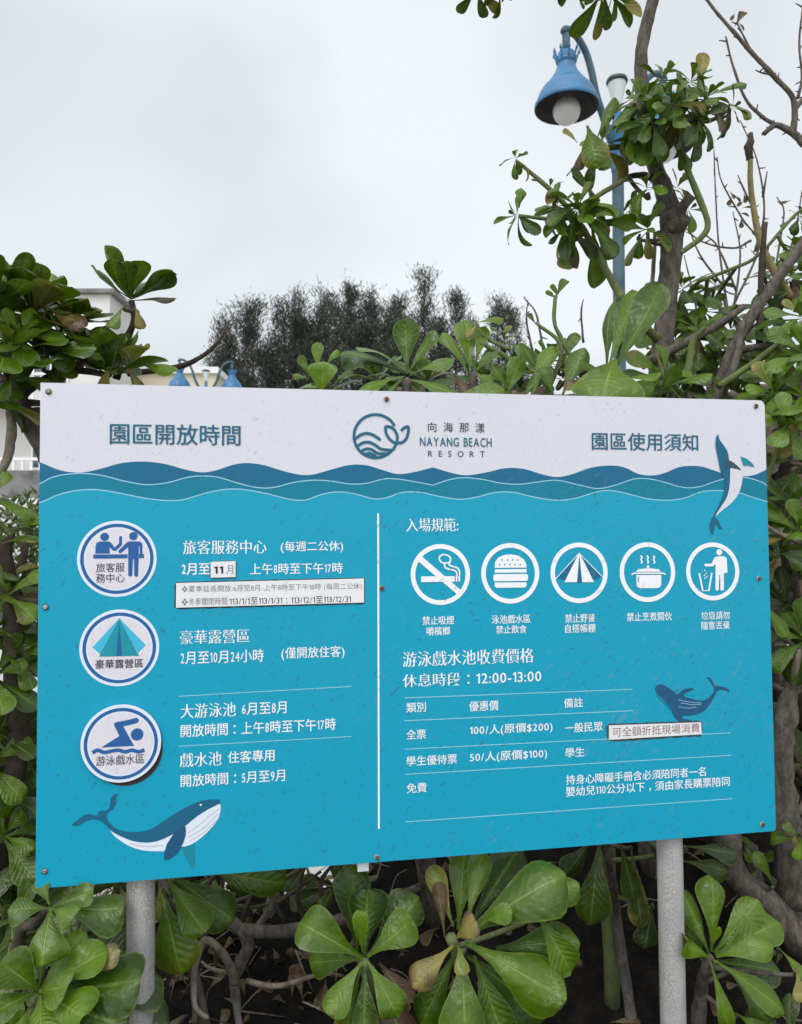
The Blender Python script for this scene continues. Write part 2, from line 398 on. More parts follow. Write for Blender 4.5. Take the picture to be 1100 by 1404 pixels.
Cc = [(55.6,689.6),(82.5,677.8),(111,672),(139,672),(172,677.8),(200.7,683.5),(229,686.3),(252.7,685),(281,676.4),(309,671.2),(333,671.2),(366,676.9),(394.5,684),(418,685.8),(441.8,677.8),(465.5,674.5),(489,677.8),(512.7,684),(532,682),(550,675.5),(576,675),(601.5,680.5),(629.5,684.6),(652,682),(678,675.5),(703,675),(734,682),(764,686),(790,683),(820,674),(841,673),(866,678.5),(888,684),(912.7,686),(929,684.7),(942,682),(957,675.7),(971.6,673),(994.5,673),(1012.5,675.7),(1032,682),(1052.3,688)]
def curve_uv(*ls):
    o = []
    for l in ls: o += smooth2([uv_at(*p) for p in l], 4)
    o = [(min(max(a, 0), BW), b) for a, b in o]; o[0] = (0, o[0][1]); o[-1] = (BW, o[-1][1]); return o
ca, cb, cc = curve_uv(A, A2), curve_uv(B, B2), curve_uv(Cc)
def ribbon(mb, top, bot, n):
    """fill between two left-to-right curves"""
    poly(mb, top+bot[::-1], n, False)
R1, R2 = .0004, .0004
mb = MB(); poly(mb, [(0, 0)]+rcorner(BW-.014, .014, .014, -pi/2, 0)+[(BW, .3), (0, .3)], .0003, False); emit(mb, 'header_print', M_WHITE)
mb = MB(); ribbon(mb, cc, [(0, BH), (.004, BH)]+[(BW-.006, BH), (BW, BH-.006)], .0010) if False else poly(mb, cc+[(BW, BH-.006), (BW-.006, BH), (.004, BH), (0, BH-.004)], .0010, False); emit(mb, 'turquoise_field', M_BLUE)
mb = MB(); ribbon(mb, ca, [(a, b+.012) for a, b in cb], .0005); emit(mb, 'wave_band', M_DARK)
mb = MB(); ribbon(mb, cb, [(a, b+.012) for a, b in cc], .0007); emit(mb, 'wave_band', M_MID)
mb = MB(); strip(mb, cb, .0022, .0013, False, sm=1); emit(mb, 'wave_line', M_LINE)
mb = MB(); strip(mb, cc, .0022, .0013, False, sm=1); emit(mb, 'wave_line', M_LINE)

# ---- lettering
GC = {}
DG = bpy.context.evaluated_depsgraph_get
def glyph(ch, style):
    k = (ch, style)
    if k in GC: return GC[k]
    cu = bpy.data.curves.new('glyph', 'FONT'); cu.body = ch; cu.resolution_u = 3; cu.size = 1
    o = bpy.data.objects.new('glyph', cu); COL.objects.link(o)
    if style == 'ming' and ord(ch) > 0x2fff:
        c2 = o.to_curve(DG()).copy(); K = 5.0
        for s in c2.splines:
            for p in s.bezier_points:
                p.handle_left_type = p.handle_right_type = 'FREE'
            for p in s.bezier_points:
                a, b, c = p.co.copy(), p.handle_left.copy(), p.handle_right.copy()
                p.co = (a.x*K, a.y, 0); p.handle_left = (b.x*K, b.y, 0); p.handle_right = (c.x*K, c.y, 0)
        c2.offset = -.013; c2.resolution_u = 3; c2.dimensions = '2D'; c2.fill_mode = 'BOTH'
        o2 = bpy.data.objects.new('glyph', c2); COL.objects.link(o2)
        me = bpy.data.meshes.new_from_object(o2.evaluated_get(DG()))
        vs = [(v.co.x/K, v.co.y) for v in me.vertices]; fs = [tuple(p.vertices) for p in me.polygons]
        n = len(vs); sh = .030
        vs = [(x-sh/2, y, 0) for x, y in vs]+[(x+sh/2, y, 1) for x, y in vs]; fs = fs+[tuple(i+n for i in f) for f in fs]
        bpy.data.objects.remove(o2); bpy.data.curves.remove(c2)
    else:
        me = bpy.data.meshes.new_from_object(o.evaluated_get(DG()))
        vs = [(v.co.x, v.co.y) for v in me.vertices]; fs = [tuple(p.vertices) for p in me.polygons]
        if ch == '1':                                    # a figure one with its flag
            x1, y1 = max(v[0] for v in vs), max(v[1] for v in vs)
            vs += [(x1-.09, y1), (x1-.09, y1-.11), (x1-.20, y1-.18), (x1-.24, y1-.10)]; k = len(vs); fs.append((k-4, k-1, k-2, k-3))
        n = len(vs)
        sh = {'plain': [(0, 0)], 'medium': [(-.011, -.006), (.011, .006)], 'bold': [(-.022, -.012), (.022, .012), (.022, -.012), (-.022, .012), (0, 0)]}.get(style, [(-.011, -.006), (.011, .006)])
        vs = [(x+dx, y+dy, i) for i, (dx, dy) in enumerate(sh) for x, y in vs]; fs = [tuple(q+n*i for q in f) for i in range(len(sh)) for f in fs]
    bpy.data.meshes.remove(me); bpy.data.objects.remove(o); bpy.data.curves.remove(cu)
    GC[k] = (vs, fs); return GC[k]
def text(s, xl, xr, yt, yb, mat, style='medium', cond=1.0, parent=board, n=.0017, gap=.10, cjk=1.0, name='lettering'):
    """one line of lettering filling the box with left edge (xl, yt)-(xl, yb) and right edge at xr"""
    mb = MB(); x = 0
    for ch in s:
        if ch == ' ': x += .36*cjk; continue
        vs, fs = glyph(ch, style)
        if not vs: continue
        lo = min(v[0] for v in vs); hi = max(v[0] for v in vs)
        if ord(ch) > 0x2fff or ch == '：' or ch == '，':
            off = x+(cjk-1)*.5; w = cjk; sc = 1
            if ch in '：，；': off = x+.5*cjk-(lo+hi)/2; 
        else:
            sc = cond; off = x-lo*sc+gap/2; w = (hi-lo)*sc+gap
        fs = [f if True else f for f in fs]
        mb.add([(v[0]*sc+off, v[1], v[2]) for v in vs], fs); x += w
    xs = [v[0] for v in mb.v]; ys = [v[1] for v in mb.v]
    a, b, c, d = min(xs), max(xs), min(ys), max(ys)
    u0, v0 = uv_at(xl, yt); _, v1 = uv_at(xl, yb); u1, _ = uv_at(xr, (yt+yb)/2)
    mb.v = [bl(u0+(p[0]-a)/(b-a)*(u1-u0), v1+(p[1]-c)/(d-c)*(v0-v1), n+p[2]*.00005) for p in mb.v]
    # make every face look out of the board
    vv = mb.v
    for i, f in enumerate(mb.f):
        q = [Vector(vv[j]) for j in f[:3]]
        if len(f) >= 3 and (q[1]-q[0]).cross(q[2]-q[0]).y > 0: mb.f[i] = f[::-1]
    return mb.build(name, mat, parent, smooth=False)

text('園區開放時間', 151, 330, 580, 609, M_TEAL, 'medium')
text('園區使用須知', 811, 957, 592.5, 617, M_TEAL, 'medium')
text('向海那漾', 586.7, 664.5, 578.6, 592, M_BLACK, 'plain', cjk=1.55)
text('NAYANG BEACH', 575.6, 674, 599.3, 611.7, M_TEAL, 'medium', cond=.8, gap=.1)
text('RESORT', 587, 664.5, 617.8, 626, M_BLACK, 'plain', gap=.75)
text('旅客服務中心', 251.3, 365.5, 741, 760, M_TEXTW, 'ming')
text('(每週二公休)', 385, 470.5, 742, 758.5, M_TEXTW, 'medium')
text('2月至', 249.6, 288, 772.5, 788.5, M_TEXTW, 'bold', .72)
text('上午8時至下午17時', 343, 470, 772.5, 788, M_TEXTW, 'medium', .62)
text('豪華露營區', 247, 342.5, 864.5, 883.5, M_TEXTW, 'ming')
text('2月至10月24小時', 248, 362, 893, 911, M_TEXTW, 'medium', .66)
text('(僅開放住客)', 386, 472.5, 887.5, 905.5, M_TEXTW, 'medium')
text('大游泳池', 248, 323.6, 965.6, 985, M_TEXTW, 'ming')
text('6月至8月', 332, 393, 964, 980.5, M_TEXTW, 'medium', .7)
text('開放時間：上午8時至下午17時', 248, 460.7, 993.5, 1011, M_TEXTW, 'medium', .66)
text('戲水池', 247, 304, 1032.7, 1052, M_TEXTW, 'ming')
text('住客專用', 312.7, 376.6, 1030, 1046.5, M_TEXTW, 'medium')
text('開放時間：5月至9月', 248, 391, 1062, 1079, M_TEXTW, 'medium', .7)
text('入場規範:', 556.7, 628.4, 710.5, 729, M_TEXTW, 'ming')
for s, a, b, c, d in (('禁止吸煙', 579, 622.5, 845, 857), ('嚼檳榔', 584.7, 617, 859.5, 871.5), ('泳池戲水區', 674, 727, 843.5, 855.5), ('禁止飲食', 680, 722, 857.5, 869),
                      ('禁止野餐', 774.5, 815.5, 842, 854), ('自搭帳棚', 774.5, 816, 856, 868), ('禁止烹煮開伙', 859, 921, 840, 852), ('垃圾請勿', 961, 1000, 838.5, 850), ('隨意丟棄', 961, 1000, 852, 863.5)):
    text(s, a, b, c, d, M_TEXTW, 'medium')
text('游泳戲水池收費價格', 552, 731.5, 894, 914.5, M_TEXTW, 'ming')
text('休息時段：12:00-13:00', 552, 742, 924.5, 942.5, M_TEXTW, 'ming', .95)
for s, a, b, c, d, k in (('類別', 557, 584, 963.5, 977, 1), ('優惠價', 643, 683.5, 961.5, 975.5, 1), ('備註', 773, 799, 957.5, 970.5, 1), ('全票', 557, 584, 1000.5, 1014, 1),
                         ('100/人(原價$200)', 644, 757.5, 994.5, 1010, .9), ('一般民眾', 773.7, 826, 991.5, 1005, 1), ('學生優待票', 557, 626.5, 1037, 1050.5, 1), ('50/人(原價$100)', 644, 750, 1031.5, 1047, .9),
                         ('學生', 774.7, 801, 1025.5, 1038.5, 1), ('免費', 557.7, 585, 1074, 1087.5, 1), ('持身心障礙手冊含必須陪同者一名', 775.6, 967.5, 1062.5, 1076, 1),
                         ('嬰幼兒110公分以下，須由家長購票陪同', 775.6, 1000.5, 1078.5, 1092.5, .8)):
    text(s, a, b, c, d, M_TEXTW, 'medium', k)

# rules and divider
for a, b, w in (((518.5, 704), (519.5, 1136), .0040), ((245.6, 954.5), (482, 941), .0016), ((245.6, 1023), (482, 1009.5), .0016),
                ((554.7, 956.8), (867, 945), .0018), ((554.7, 988), (868, 974.3), .0018), ((555, 1027), (1001, 1004.6), .0018), ((555.4, 1061.5), (1002, 1035.4), .0018), ((555.6, 1126.6), (1003.6, 1094.8), .0018)):
    mb = MB(); strip(mb, [a, b], w, .0016, sm=1); emit(mb, 'rule_line', M_TEXTW if w > .002 else M_LINE)

# ---- logo in the header
def circle_px(cx, cy, rx, a0, a1, k=40): return [(cx+rx*cos(radians(a0+(a1-a0)*i/k)), cy+rx*sin(radians(a0+(a1-a0)*i/k))) for i in range(k+1)]
def zl(pts, ox, oy, s): return [(ox+x*s, oy+y*s) for x, y in pts]
mb = MB(); W_ = .0062
L_ = lambda pts: zl(pts, 470, 550, .2091)
strip(mb, circle_px(515, 598, 29.6, -28, -322, 44), W_, .0016, sm=1)
for i, pts in enumerate(([(280, 165), (283, 205), (300, 240), (330, 268), (352, 275)], [(280, 165), (318, 172), (345, 198), (358, 235), (352, 275), (330, 318)],
            [(352, 275), (385, 272), (412, 252), (427, 215), (430, 170), (405, 174), (382, 194)],
            [(82, 246), (125, 218), (165, 212), (205, 225), (248, 255)], [(92, 300), (130, 274), (175, 270), (215, 290), (255, 315), (325, 322)],
            [(112, 335), (150, 314), (190, 318), (230, 342), (300, 345)], [(140, 352), (175, 342), (220, 364)])):
    strip(mb, L_(pts), W_, .0017+.00006*i, sm=5)
emit(mb, 'logo', M_TEAL)

# ---- round badges on the left
def badge(cx, cy, lift=0):
    c = uv_at(cx, cy); r = .0768
    n0 = .0014+lift
    mb = MB(); disc(mb, c, r, n0)
    if lift:
        k = 56; vs = [bl(c[0]+r*cos(2*pi*i/k), c[1]+r*sin(2*pi*i/k), q) for q in (n0, n0-.003) for i in range(k)]
        mb.add(vs, [(i, (i+1) % k, k+(i+1) % k, k+i) for i in range(k)]+[tuple(range(k, 2*k))])
    rim = emit(mb, 'round_badge', M_RIM)
    mb = MB(); disc(mb, c, r*.785, n0+.0003); emit(mb, 'badge_face', M_BADGE, rim)
    mb = MB(); disc(mb, c, r*.92, n0+.0005, r*.835); emit(mb, 'badge_ring', M_RING, rim)
    return rim, c, n0+.0008
Z1 = lambda pts: zl(pts, 80, 690, .2182)
rim, c, n = badge(161, 766)
mb = MB()
disc(mb, uv_at(*Z1([(293, 211)])[0]), .0083, n); disc(mb, uv_at(*Z1([(474, 206)])[0]), .0083, n)
poly(mb, Z1([(222, 322), (437, 320), (437, 346), (222, 348)]), n); poly(mb, Z1([(509, 320), (540, 319), (540, 344), (509, 345)]), n)
poly(mb, Z1([(235, 316), (236, 268), (244, 248), (262, 240), (322, 240), (337, 252), (355, 278), (384, 252), (384, 208), (402, 208), (402, 258), (396, 268), (362, 300), (346, 298), (325, 275), (325, 316)]), n)
poly(mb, Z1([(378, 300), (430, 248), (446, 239), (512, 239), (526, 248), (530, 262), (530, 325), (514, 325), (512, 268), (508, 268), (507, 345), (503, 452), (496, 462), (484, 460), (479, 452), (477, 350), (471, 350), (467, 452), (458, 461), (446, 459), (441, 450), (441, 275), (395, 314), (384, 312)]), n)
emit(mb, 'pictogram', M_RING, rim)
text('旅客服', 132.3, 171.3, 772, 784.5, M_BLACK, 'plain', parent=rim, n=n+.0002); text('務中心', 132.3, 171.3, 786.5, 799, M_BLACK, 'plain', parent=rim, n=n+.0002)
rim, c, n = badge(164.3, 888)
mb = MB(); poly(mb, Z1([(385, 722), (215, 906), (222, 912), (385, 740), (545, 895), (550, 888)]), n)
poly(mb, Z1([(385, 735), (226, 908), (240, 930), (262, 950)]), n+.0001); poly(mb, Z1([(385, 735), (545, 892), (528, 918), (508, 945)]), n+.0001); emit(mb, 'pictogram', M_TENTL, rim)
mb = MB(); poly(mb, Z1([(222, 914), (262, 945), (258, 962), (240, 940)]), n+.0002); poly(mb, Z1([(545, 900), (508, 940), (510, 958), (528, 936)]), n+.0002); emit(mb, 'pictogram', M_TEXTW, rim)
mb = MB(); poly(mb, Z1([(385, 727), (258, 962), (510, 957)]), n+.0003); emit(mb, 'pictogram', M_TENT, rim)
mb = MB(); poly(mb, Z1([(385, 735), (366, 958), (402, 957)]), n+.0005); emit(mb, 'pictogram', M_RING, rim)
text('豪華露營區', 131.3, 196.7, 904.5, 917, M_BLACK, 'medium', parent=rim, n=n+.0002)
# the third badge stands off the panel; a dark offset disc paints its shadow
mb = MB(); c3 = uv_at(167.3, 1018); disc(mb, (c3[0]+.009, c3[1]+.016), .070, .0012, n2=40); emit(mb, 'badge_shadow', M_SHADOW)
rim, c, n = badge(167.3, 1018, .007)
Z2 = lambda pts: zl(pts, 80, 950, .2182)
mb = MB(); strip(mb, Z2([(374, 193), (440, 181), (494, 167)]), .0105, n, sm=3, round_end=True)
poly(mb, Z2([(359, 200), (374, 180), (412, 200), (482, 325), (275, 336), (390, 264)]), n+.0001)
disc(mb, uv_at(*Z2([(501, 254)])[0]), .0121, n)
strip(mb, Z2([(222, 368), (255, 352), (295, 366), (340, 358), (385, 352), (425, 362), (470, 352), (510, 362), (547, 350)]), .0072, n+.0002)
emit(mb, 'pictogram', M_RING, rim)
text('游泳戲水區', 133.3, 199, 1035, 1048.5, M_BLACK, 'plain', parent=rim, n=n+.0002)

# ---- prohibition icons on the right
def icon(cx, cy, rp):
    c = uv_at(cx, cy); r = (uv_at(cx+rp, cy)[0]-uv_at(cx-rp, cy)[0]+uv_at(cx, cy+rp)[1]-uv_at(cx, cy-rp)[1])/4
    mb = MB(); disc(mb, c, r, .0018, r*.845); return emit(mb, 'icon_ring', M_TEXTW), c, r
Z3 = lambda pts: zl(pts, 540, 700, .2364)
ring, c, r = icon(604, 787.6, 41.2)
mb = MB(); n = .0020
poly(mb, Z3([(130, 285), (158, 262), (398, 470), (372, 490)]), n); poly(mb, Z3([(158, 382), (352, 380), (352, 413), (158, 415)]), n+.0002)
poly(mb, Z3([(358, 380), (368, 380), (368, 412), (358, 412)]), n); poly(mb, Z3([(374, 380), (384, 380), (384, 412), (374, 412)]), n)
strip(mb, Z3([(290, 252), (265, 268), (268, 292), (290, 305), (322, 300), (328, 275), (310, 260), (292, 256)]), .0033, n)
strip(mb, Z3([(292, 302), (296, 328), (318, 340), (350, 346), (364, 362), (364, 378)]), .0033, n+.0001); strip(mb, Z3([(324, 300), (322, 316), (340, 324), (366, 332), (380, 352), (380, 378)]), .0033, n+.0001)
emit(mb, 'pictogram', M_TEXTW, ring)
ring, c, r = icon(699.7, 786, 40.6)
mb = MB()
poly(mb, Z3([(584, 332), (586, 300), (605, 272), (640, 257), (680, 254), (722, 262), (754, 284), (768, 312), (769, 331)]), n)
poly(mb, Z3([(584, 341), (769, 339), (769, 359), (584, 361)]), n); poly(mb, Z3([(576, 378), (584, 369), (770, 367), (778, 376), (778, 399), (770, 408), (584, 410), (576, 402)]), n)
poly(mb, Z3([(584, 418), (769, 416), (769, 436), (760, 446), (594, 448), (584, 438)]), n)
emit(mb, 'pictogram', M_TEXTW, ring)
mb = MB()
for i in range(9): disc(mb, uv_at(*Z3([(628+i*30, 286) if i < 4 else (612+(i-4)*30, 313)])[0]), .0018, .0022, n2=8)
emit(mb, 'pictogram', M_MID, ring)
ring, c, r = icon(794, 785.3, 40.3)
Z4 = lambda pts: zl(pts, 520, 510, .5091)
mb = MB(); poly(mb, Z4([(538, 486), (498, 566), (578, 566)]), n); strip(mb, Z4([(538, 488), (470, 562)]), .0016, n, sm=1); strip(mb, Z4([(538, 488), (607, 558)]), .0016, n, sm=1)
emit(mb, 'pictogram', M_TEXTW, ring)
mb = MB(); poly(mb, Z4([(535, 494), (478, 553), (500, 560)]), n-.0001); poly(mb, Z4([(541, 494), (598, 550), (577, 560)]), n-.0001); poly(mb, Z4([(538, 492), (532, 566), (546, 566)]), n+.0002)
emit(mb, 'pictogram', M_DARK, ring)
ring, c, r = icon(887.6, 784.4, 39.4)
Z5 = lambda pts: zl(pts, 780, 700, .24545)
mb = MB(); poly(mb, Z5([(376, 360), (514, 360), (514, 415), (506, 428), (490, 433), (395, 433), (380, 426), (376, 412)]), n)
poly(mb, Z5([(374, 342), (384, 328), (430, 323), (460, 323), (500, 328), (512, 342)]), n); disc(mb, uv_at(*Z5([(441, 314)])[0]), .0036, n, n2=14)
strip(mb, Z5([(348, 358), (362, 350), (525, 350), (539, 356)]), .0034, n+.0002, sm=1)
for xx in (402, 437, 472): strip(mb, Z5([(xx-4, 252), (xx+5, 262), (xx-1, 274), (xx+6, 286), (xx-1, 296)]), .0034, n)
emit(mb, 'pictogram', M_TEXTW, ring)
mb = MB(); strip(mb, Z5([(387, 368), (387, 400)]), .002, .0024, sm=1); emit(mb, 'pictogram', M_MID, ring)
ring, c, r = icon(977, 783.4, 38.0)
mb = MB(); disc(mb, uv_at(*Z5([(838, 233)])[0]), .0072, n, n2=24)
poly(mb, Z5([(756, 298), (795, 296), (812, 262), (830, 256), (866, 256), (880, 266), (884, 345), (870, 352), (864, 345), (864, 440), (855, 448), (845, 446), (842, 360), (838, 360), (835, 442), (826, 449), (817, 444), (817, 300), (802, 312), (762, 312), (754, 306)]), n)
strip(mb, Z5([(726, 350), (746, 448), (780, 446), (796, 348)]), .0042, n+.0001, sm=1)
for q in ((757, 335), (766, 352), (755, 362), (768, 370), (758, 378)): disc(mb, uv_at(*Z5([q])[0]), .0017, n, n2=8)
emit(mb, 'pictogram', M_TEXTW, ring)

# ---- whales
wh = bpy.data.objects.new('whale_print', None); COL.objects.link(wh); wh.parent = board
mb = MB(); poly(mb, Z2(smooth2([(1014, 694), (1012, 672), (985, 667), (930, 671), (870, 687), (800, 718), (720, 765), (650, 812), (590, 850), (530, 868), (470, 872), (410, 866), (360, 846), (330, 822), (310, 795), (303, 765), (322, 742), (345, 725), (362, 692), (364, 655), (378, 633), (352, 638), (332, 660), (322, 720), (300, 738), (262, 738), (242, 768), (200, 760), (165, 766), (122, 798), (90, 822), (97, 832), (130, 830), (170, 806), (215, 792), (258, 798), (290, 818), (320, 850), (350, 876), (410, 906), (470, 928), (540, 938), (600, 934), (660, 916), (727, 882), (765, 860), (803, 831), (870, 776), (940, 731)], 3)), .0020)
emit(mb, 'whale_body', M_WHALE, wh)
mb = MB(); poly(mb, Z2(smooth2([(800, 828), (870, 774), (940, 729), (1013, 696), (1020, 735), (1005, 790), (960, 850), (900, 908), (840, 948), (780, 964), (740, 940), (740, 880)], 3)), .0017)
poly(mb, Z2(smooth2([(322, 852), (350, 892), (390, 926), (450, 962), (520, 985), (600, 993), (690, 986), (727, 930), (727, 880), (660, 912), (600, 928), (540, 932), (470, 922), (410, 900), (352, 872)], 3)), .0016)
emit(mb, 'whale_belly', M_RIM, wh)
mb = MB()
for q in ([(812, 880), (900, 815), (1010, 725)], [(815, 905), (910, 850), (1008, 755)], [(830, 925), (920, 870), (990, 800)], [(450, 945), (560, 962), (660, 955)]): strip(mb, Z2(q), .0009, .0022)
emit(mb, 'whale_belly_lines', M_PINK, wh)
mb = MB(); poly(mb, Z2(smooth2([(775, 962), (812, 955), (850, 944), (858, 1000), (855, 1107), (830, 1080), (800, 1030)], 3)), .0015); emit(mb, 'whale_fin', M_FIN, wh)
mb = MB(); poly(mb, Z2(smooth2([(727, 880), (760, 848), (795, 828), (803, 870), (795, 915), (770, 970), (730, 1020), (675, 1048), (667, 1010), (682, 950)], 3)), .0025); emit(mb, 'whale_fin', M_WHALE2, wh)
mb = MB(); disc(mb, uv_at(*Z2([(896, 701)])[0]), .0022, .0025, n2=12); emit(mb, 'whale_eye', M_TEXTW, wh)
Z6 = lambda pts: zl(pts, 880, 580, .1636)
wh = bpy.data.objects.new('whale_print', None); COL.objects.link(wh); wh.parent = board
mb = MB(); poly(mb, Z6(smooth2([(638, 90), (650, 140), (690, 195), (715, 240), (726, 290), (738, 385), (735, 480), (722, 570), (700, 640), (650, 715), (612, 780), (640, 818), (658, 868), (676, 889), (640, 882), (615, 842), (606, 880), (590, 938), (566, 880), (570, 830), (602, 770), (632, 710), (668, 630), (690, 545), (692, 490), (676, 440), (656, 400), (640, 320), (624, 240), (614, 180), (620, 120)], 3)), .0020); emit(mb, 'whale_body', M_WHALE, wh)
mb = MB(); poly(mb, Z6(smooth2([(728, 300), (780, 350), (845, 400), (843, 450), (832, 520), (808, 592), (750, 670), (672, 732), (615, 782), (650, 718), (702, 640), (726, 570), (737, 480)], 3)), .0019); emit(mb, 'whale_belly', M_WHITE, wh)
mb = MB(); poly(mb, Z6(smooth2([(690, 335), (715, 314), (745, 320), (785, 348), (832, 397), (790, 384), (740, 378), (695, 382)], 3)), .0024); emit(mb, 'whale_fin', M_FIN2, wh)
mb = MB(); poly(mb, Z6([(823, 280), (870, 296), (915, 330), (945, 370), (890, 354), (850, 358), (838, 320)]), .0022); emit(mb, 'whale_fin', M_FIN, wh)
Z7 = lambda pts: zl(pts, 760, 910, .2364)
wh = bpy.data.objects.new('whale_print', None); COL.objects.link(wh); wh.parent = board
mb = MB(); poly(mb, Z7(smooth2([(588, 130), (605, 118), (640, 126), (690, 160), (715, 176), (745, 150), (788, 140), (808, 148), (778, 160), (748, 184), (800, 204), (858, 212), (898, 192), (926, 152), (908, 110), (884, 80), (908, 84), (928, 122), (962, 130), (1000, 140), (1013, 162), (985, 152), (946, 154), (922, 198), (880, 260), (822, 294), (750, 300), (738, 296), (748, 318), (792, 325), (790, 332), (740, 334), (712, 326), (690, 300), (676, 262), (664, 240), (640, 210), (600, 176), (584, 150)], 3)), .0020); emit(mb, 'whale_body', M_WHALE2, wh)
mb = MB(); poly(mb, Z7(smooth2([(586, 168), (604, 190), (640, 216), (668, 250), (674, 272), (650, 245), (620, 212), (594, 190)], 3)), .0022); emit(mb, 'whale_belly', M_MID, wh)
mb = MB()
for q in ([(715, 208), (790, 222), (850, 226)], [(730, 226), (800, 236), (850, 234)], [(720, 248), (770, 256), (820, 250)]): strip(mb, Z7(q), .0011, .0023)
emit(mb, 'whale_belly_lines', M_LINE, wh)

# ---- paper labels stuck over the print
def sticker(corners, th=.003):
    q = [uv_at(*p) for p in corners]; mb = MB(); vs = [bl(a, b, .0018+th) for a, b in q]+[bl(a, b, .0016) for a, b in q]
    mb.add(vs, [(0, 3, 2, 1), (0, 1, 5, 4), (1, 2, 6, 5), (2, 3, 7, 6), (3, 0, 4, 7)]); return emit(mb, 'paper_label', M_PAPER), .0018+th+.0003
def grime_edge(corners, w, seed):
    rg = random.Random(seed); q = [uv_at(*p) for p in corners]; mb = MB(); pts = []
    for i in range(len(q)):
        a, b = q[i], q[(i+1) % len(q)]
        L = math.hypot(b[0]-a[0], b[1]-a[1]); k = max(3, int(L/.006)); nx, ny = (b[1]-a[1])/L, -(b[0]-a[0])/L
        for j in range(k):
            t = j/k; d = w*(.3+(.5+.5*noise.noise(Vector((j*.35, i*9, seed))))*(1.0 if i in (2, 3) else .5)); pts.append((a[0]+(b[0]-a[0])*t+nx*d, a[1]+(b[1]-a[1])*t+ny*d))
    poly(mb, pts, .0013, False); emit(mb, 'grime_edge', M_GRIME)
C1 = [(289.2, 770.2), (323.3, 769.2), (323.3, 791), (289.2, 792)]; grime_edge(C1, .0025, 1); st, n = sticker(C1)
text('11', 293.5, 306.5, 776.5, 786.5, M_BLACK, 'bold', parent=st, n=n); text('月', 311, 320, 775, 787.5, M_GREY, 'plain', parent=st, n=n)
C2 = [(242, 799.3), (499, 793), (499, 826), (241.6, 833)]; grime_edge(C2, .004, 2); st, n = sticker(C2, .002)
text('❖夏季延長開放:6月至8月 上午8時至下午18時 (每周二公休)', 249.5, 496, 803, 813.5, M_GREY, 'plain', .9, st, n); text('❖冬季關閉時間:', 249.5, 314, 820, 830.5, M_GREY, 'plain', 1, st, n)
text('113/1/1至113/1/31：113/12/1至113/12/31', 315, 481, 819.5, 829, M_BLACK, 'plain', 1, st, n)
C3 = [(834.5, 994.4), (960.5, 990), (961.4, 1006), (834.5, 1014)]; grime_edge(C3, .006, 3); st, n = sticker(C3, .0012)
text('可全額折抵現場消費', 839, 958.5, 997, 1010, M_RED, 'plain', 1, st, n)

# ---- screws, posts, batten
M_STEEL = simple('weathered_steel', (.42, .40, .38), .45, .25, 60, .7, .5)
M_RUST = simple('rusty_steel', (.12, .075, .05), .8, .3, 80)
for i, (x, y) in enumerate(((67, 537), (530, 547.5), (1036, 557), (63, 832.5), (1040, 793), (523.5, 806.5), (62, 1194), (517, 1175), (1045, 1130))):
    u, v = uv_at(x, y); mb = MB(); c = bl(u, v, .0016)
    for prof, mi in (([(.0060, 0), (.0060, .0008), (.0048, .0012), (.0048, .0012)], 0), ([(.0048, .0010), (.0044, .0032), (.0024, .0044), (.0012, .0034), (.0, .0030)], 1)):
        k = 18; vs = []
        for r, z in prof:
            for j in range(k): a = 2*pi*j/k; vs.append((c[0]+r*cos(a), c[1]-z, c[2]+r*sin(a)))
        mb.add(vs, [(p*k+j, p*k+(j+1) % k, (p+1)*k+(j+1) % k, (p+1)*k+j) for p in range(len(prof)-1) for j in range(k)], mi=mi)
    mb.build('screw', [M_STEEL, M_RUST] if i % 3 else [M_RUST, M_STEEL], board)
m = MT('galvanised_post'); ob = m.n('ShaderNodeTexCoord').outputs['Object']
spk = m.ramp(m.noise(ob, 300, 3, .7), (.40, .66)); bl_ = m.ramp(m.noise(ob, 9, 5), (.45, .65))
c = m.mix(m.math('MULTIPLY', m.math('MULTIPLY', spk, m.ramp(m.noise(m.mapping(ob, sc=(1, 1, .12)), 26, 4), (.25, .7))), .85), (.46, .445, .425), (.17, .145, .12)); c = m.mix(m.math('MULTIPLY', bl_, .4), c, (.25, .265, .30))
m.bump(m.noise(ob, 180, 3), .002, .5); M_POST = m.P(col=c, rough=.6, metal=.15, spec=.4)
for px, w, yt in ((193.5, 38, 1200), (918, 34.5, 1150)):
    u, v = uv_behind(px, yt, -.045); x, y, z = bl(u, v, -.045)
    r = .0277 if px < 500 else .0287
    mb = MB(); lathe(mb, [(0, BZ-.04), (r*.8, BZ-.04), (r, BZ-.046), (r, 1.3), (r*1.01, .9), (r, .5), (r*1.005, .2), (r, -.12)], (x, y, 0), 28); mb.build('post', M_POST, board)
    mb = MB()
    for vv in (.18, .80): box(mb, (x-.075, y-.0355, BZ-vv-.02), (x+.075, y-.0292, BZ-vv+.02))
    mb.build('bracket', M_STEEL, board, smooth=False)
u, v = uv_at(499, 1187); x = bl(u, v, 0)[0]; mb = MB(); box(mb, (x-.0115, .0105, BZ-BH-.022), (x+.0115, .026, BZ-.01)); mb.build('batten', M_EDGE, board, smooth=False)

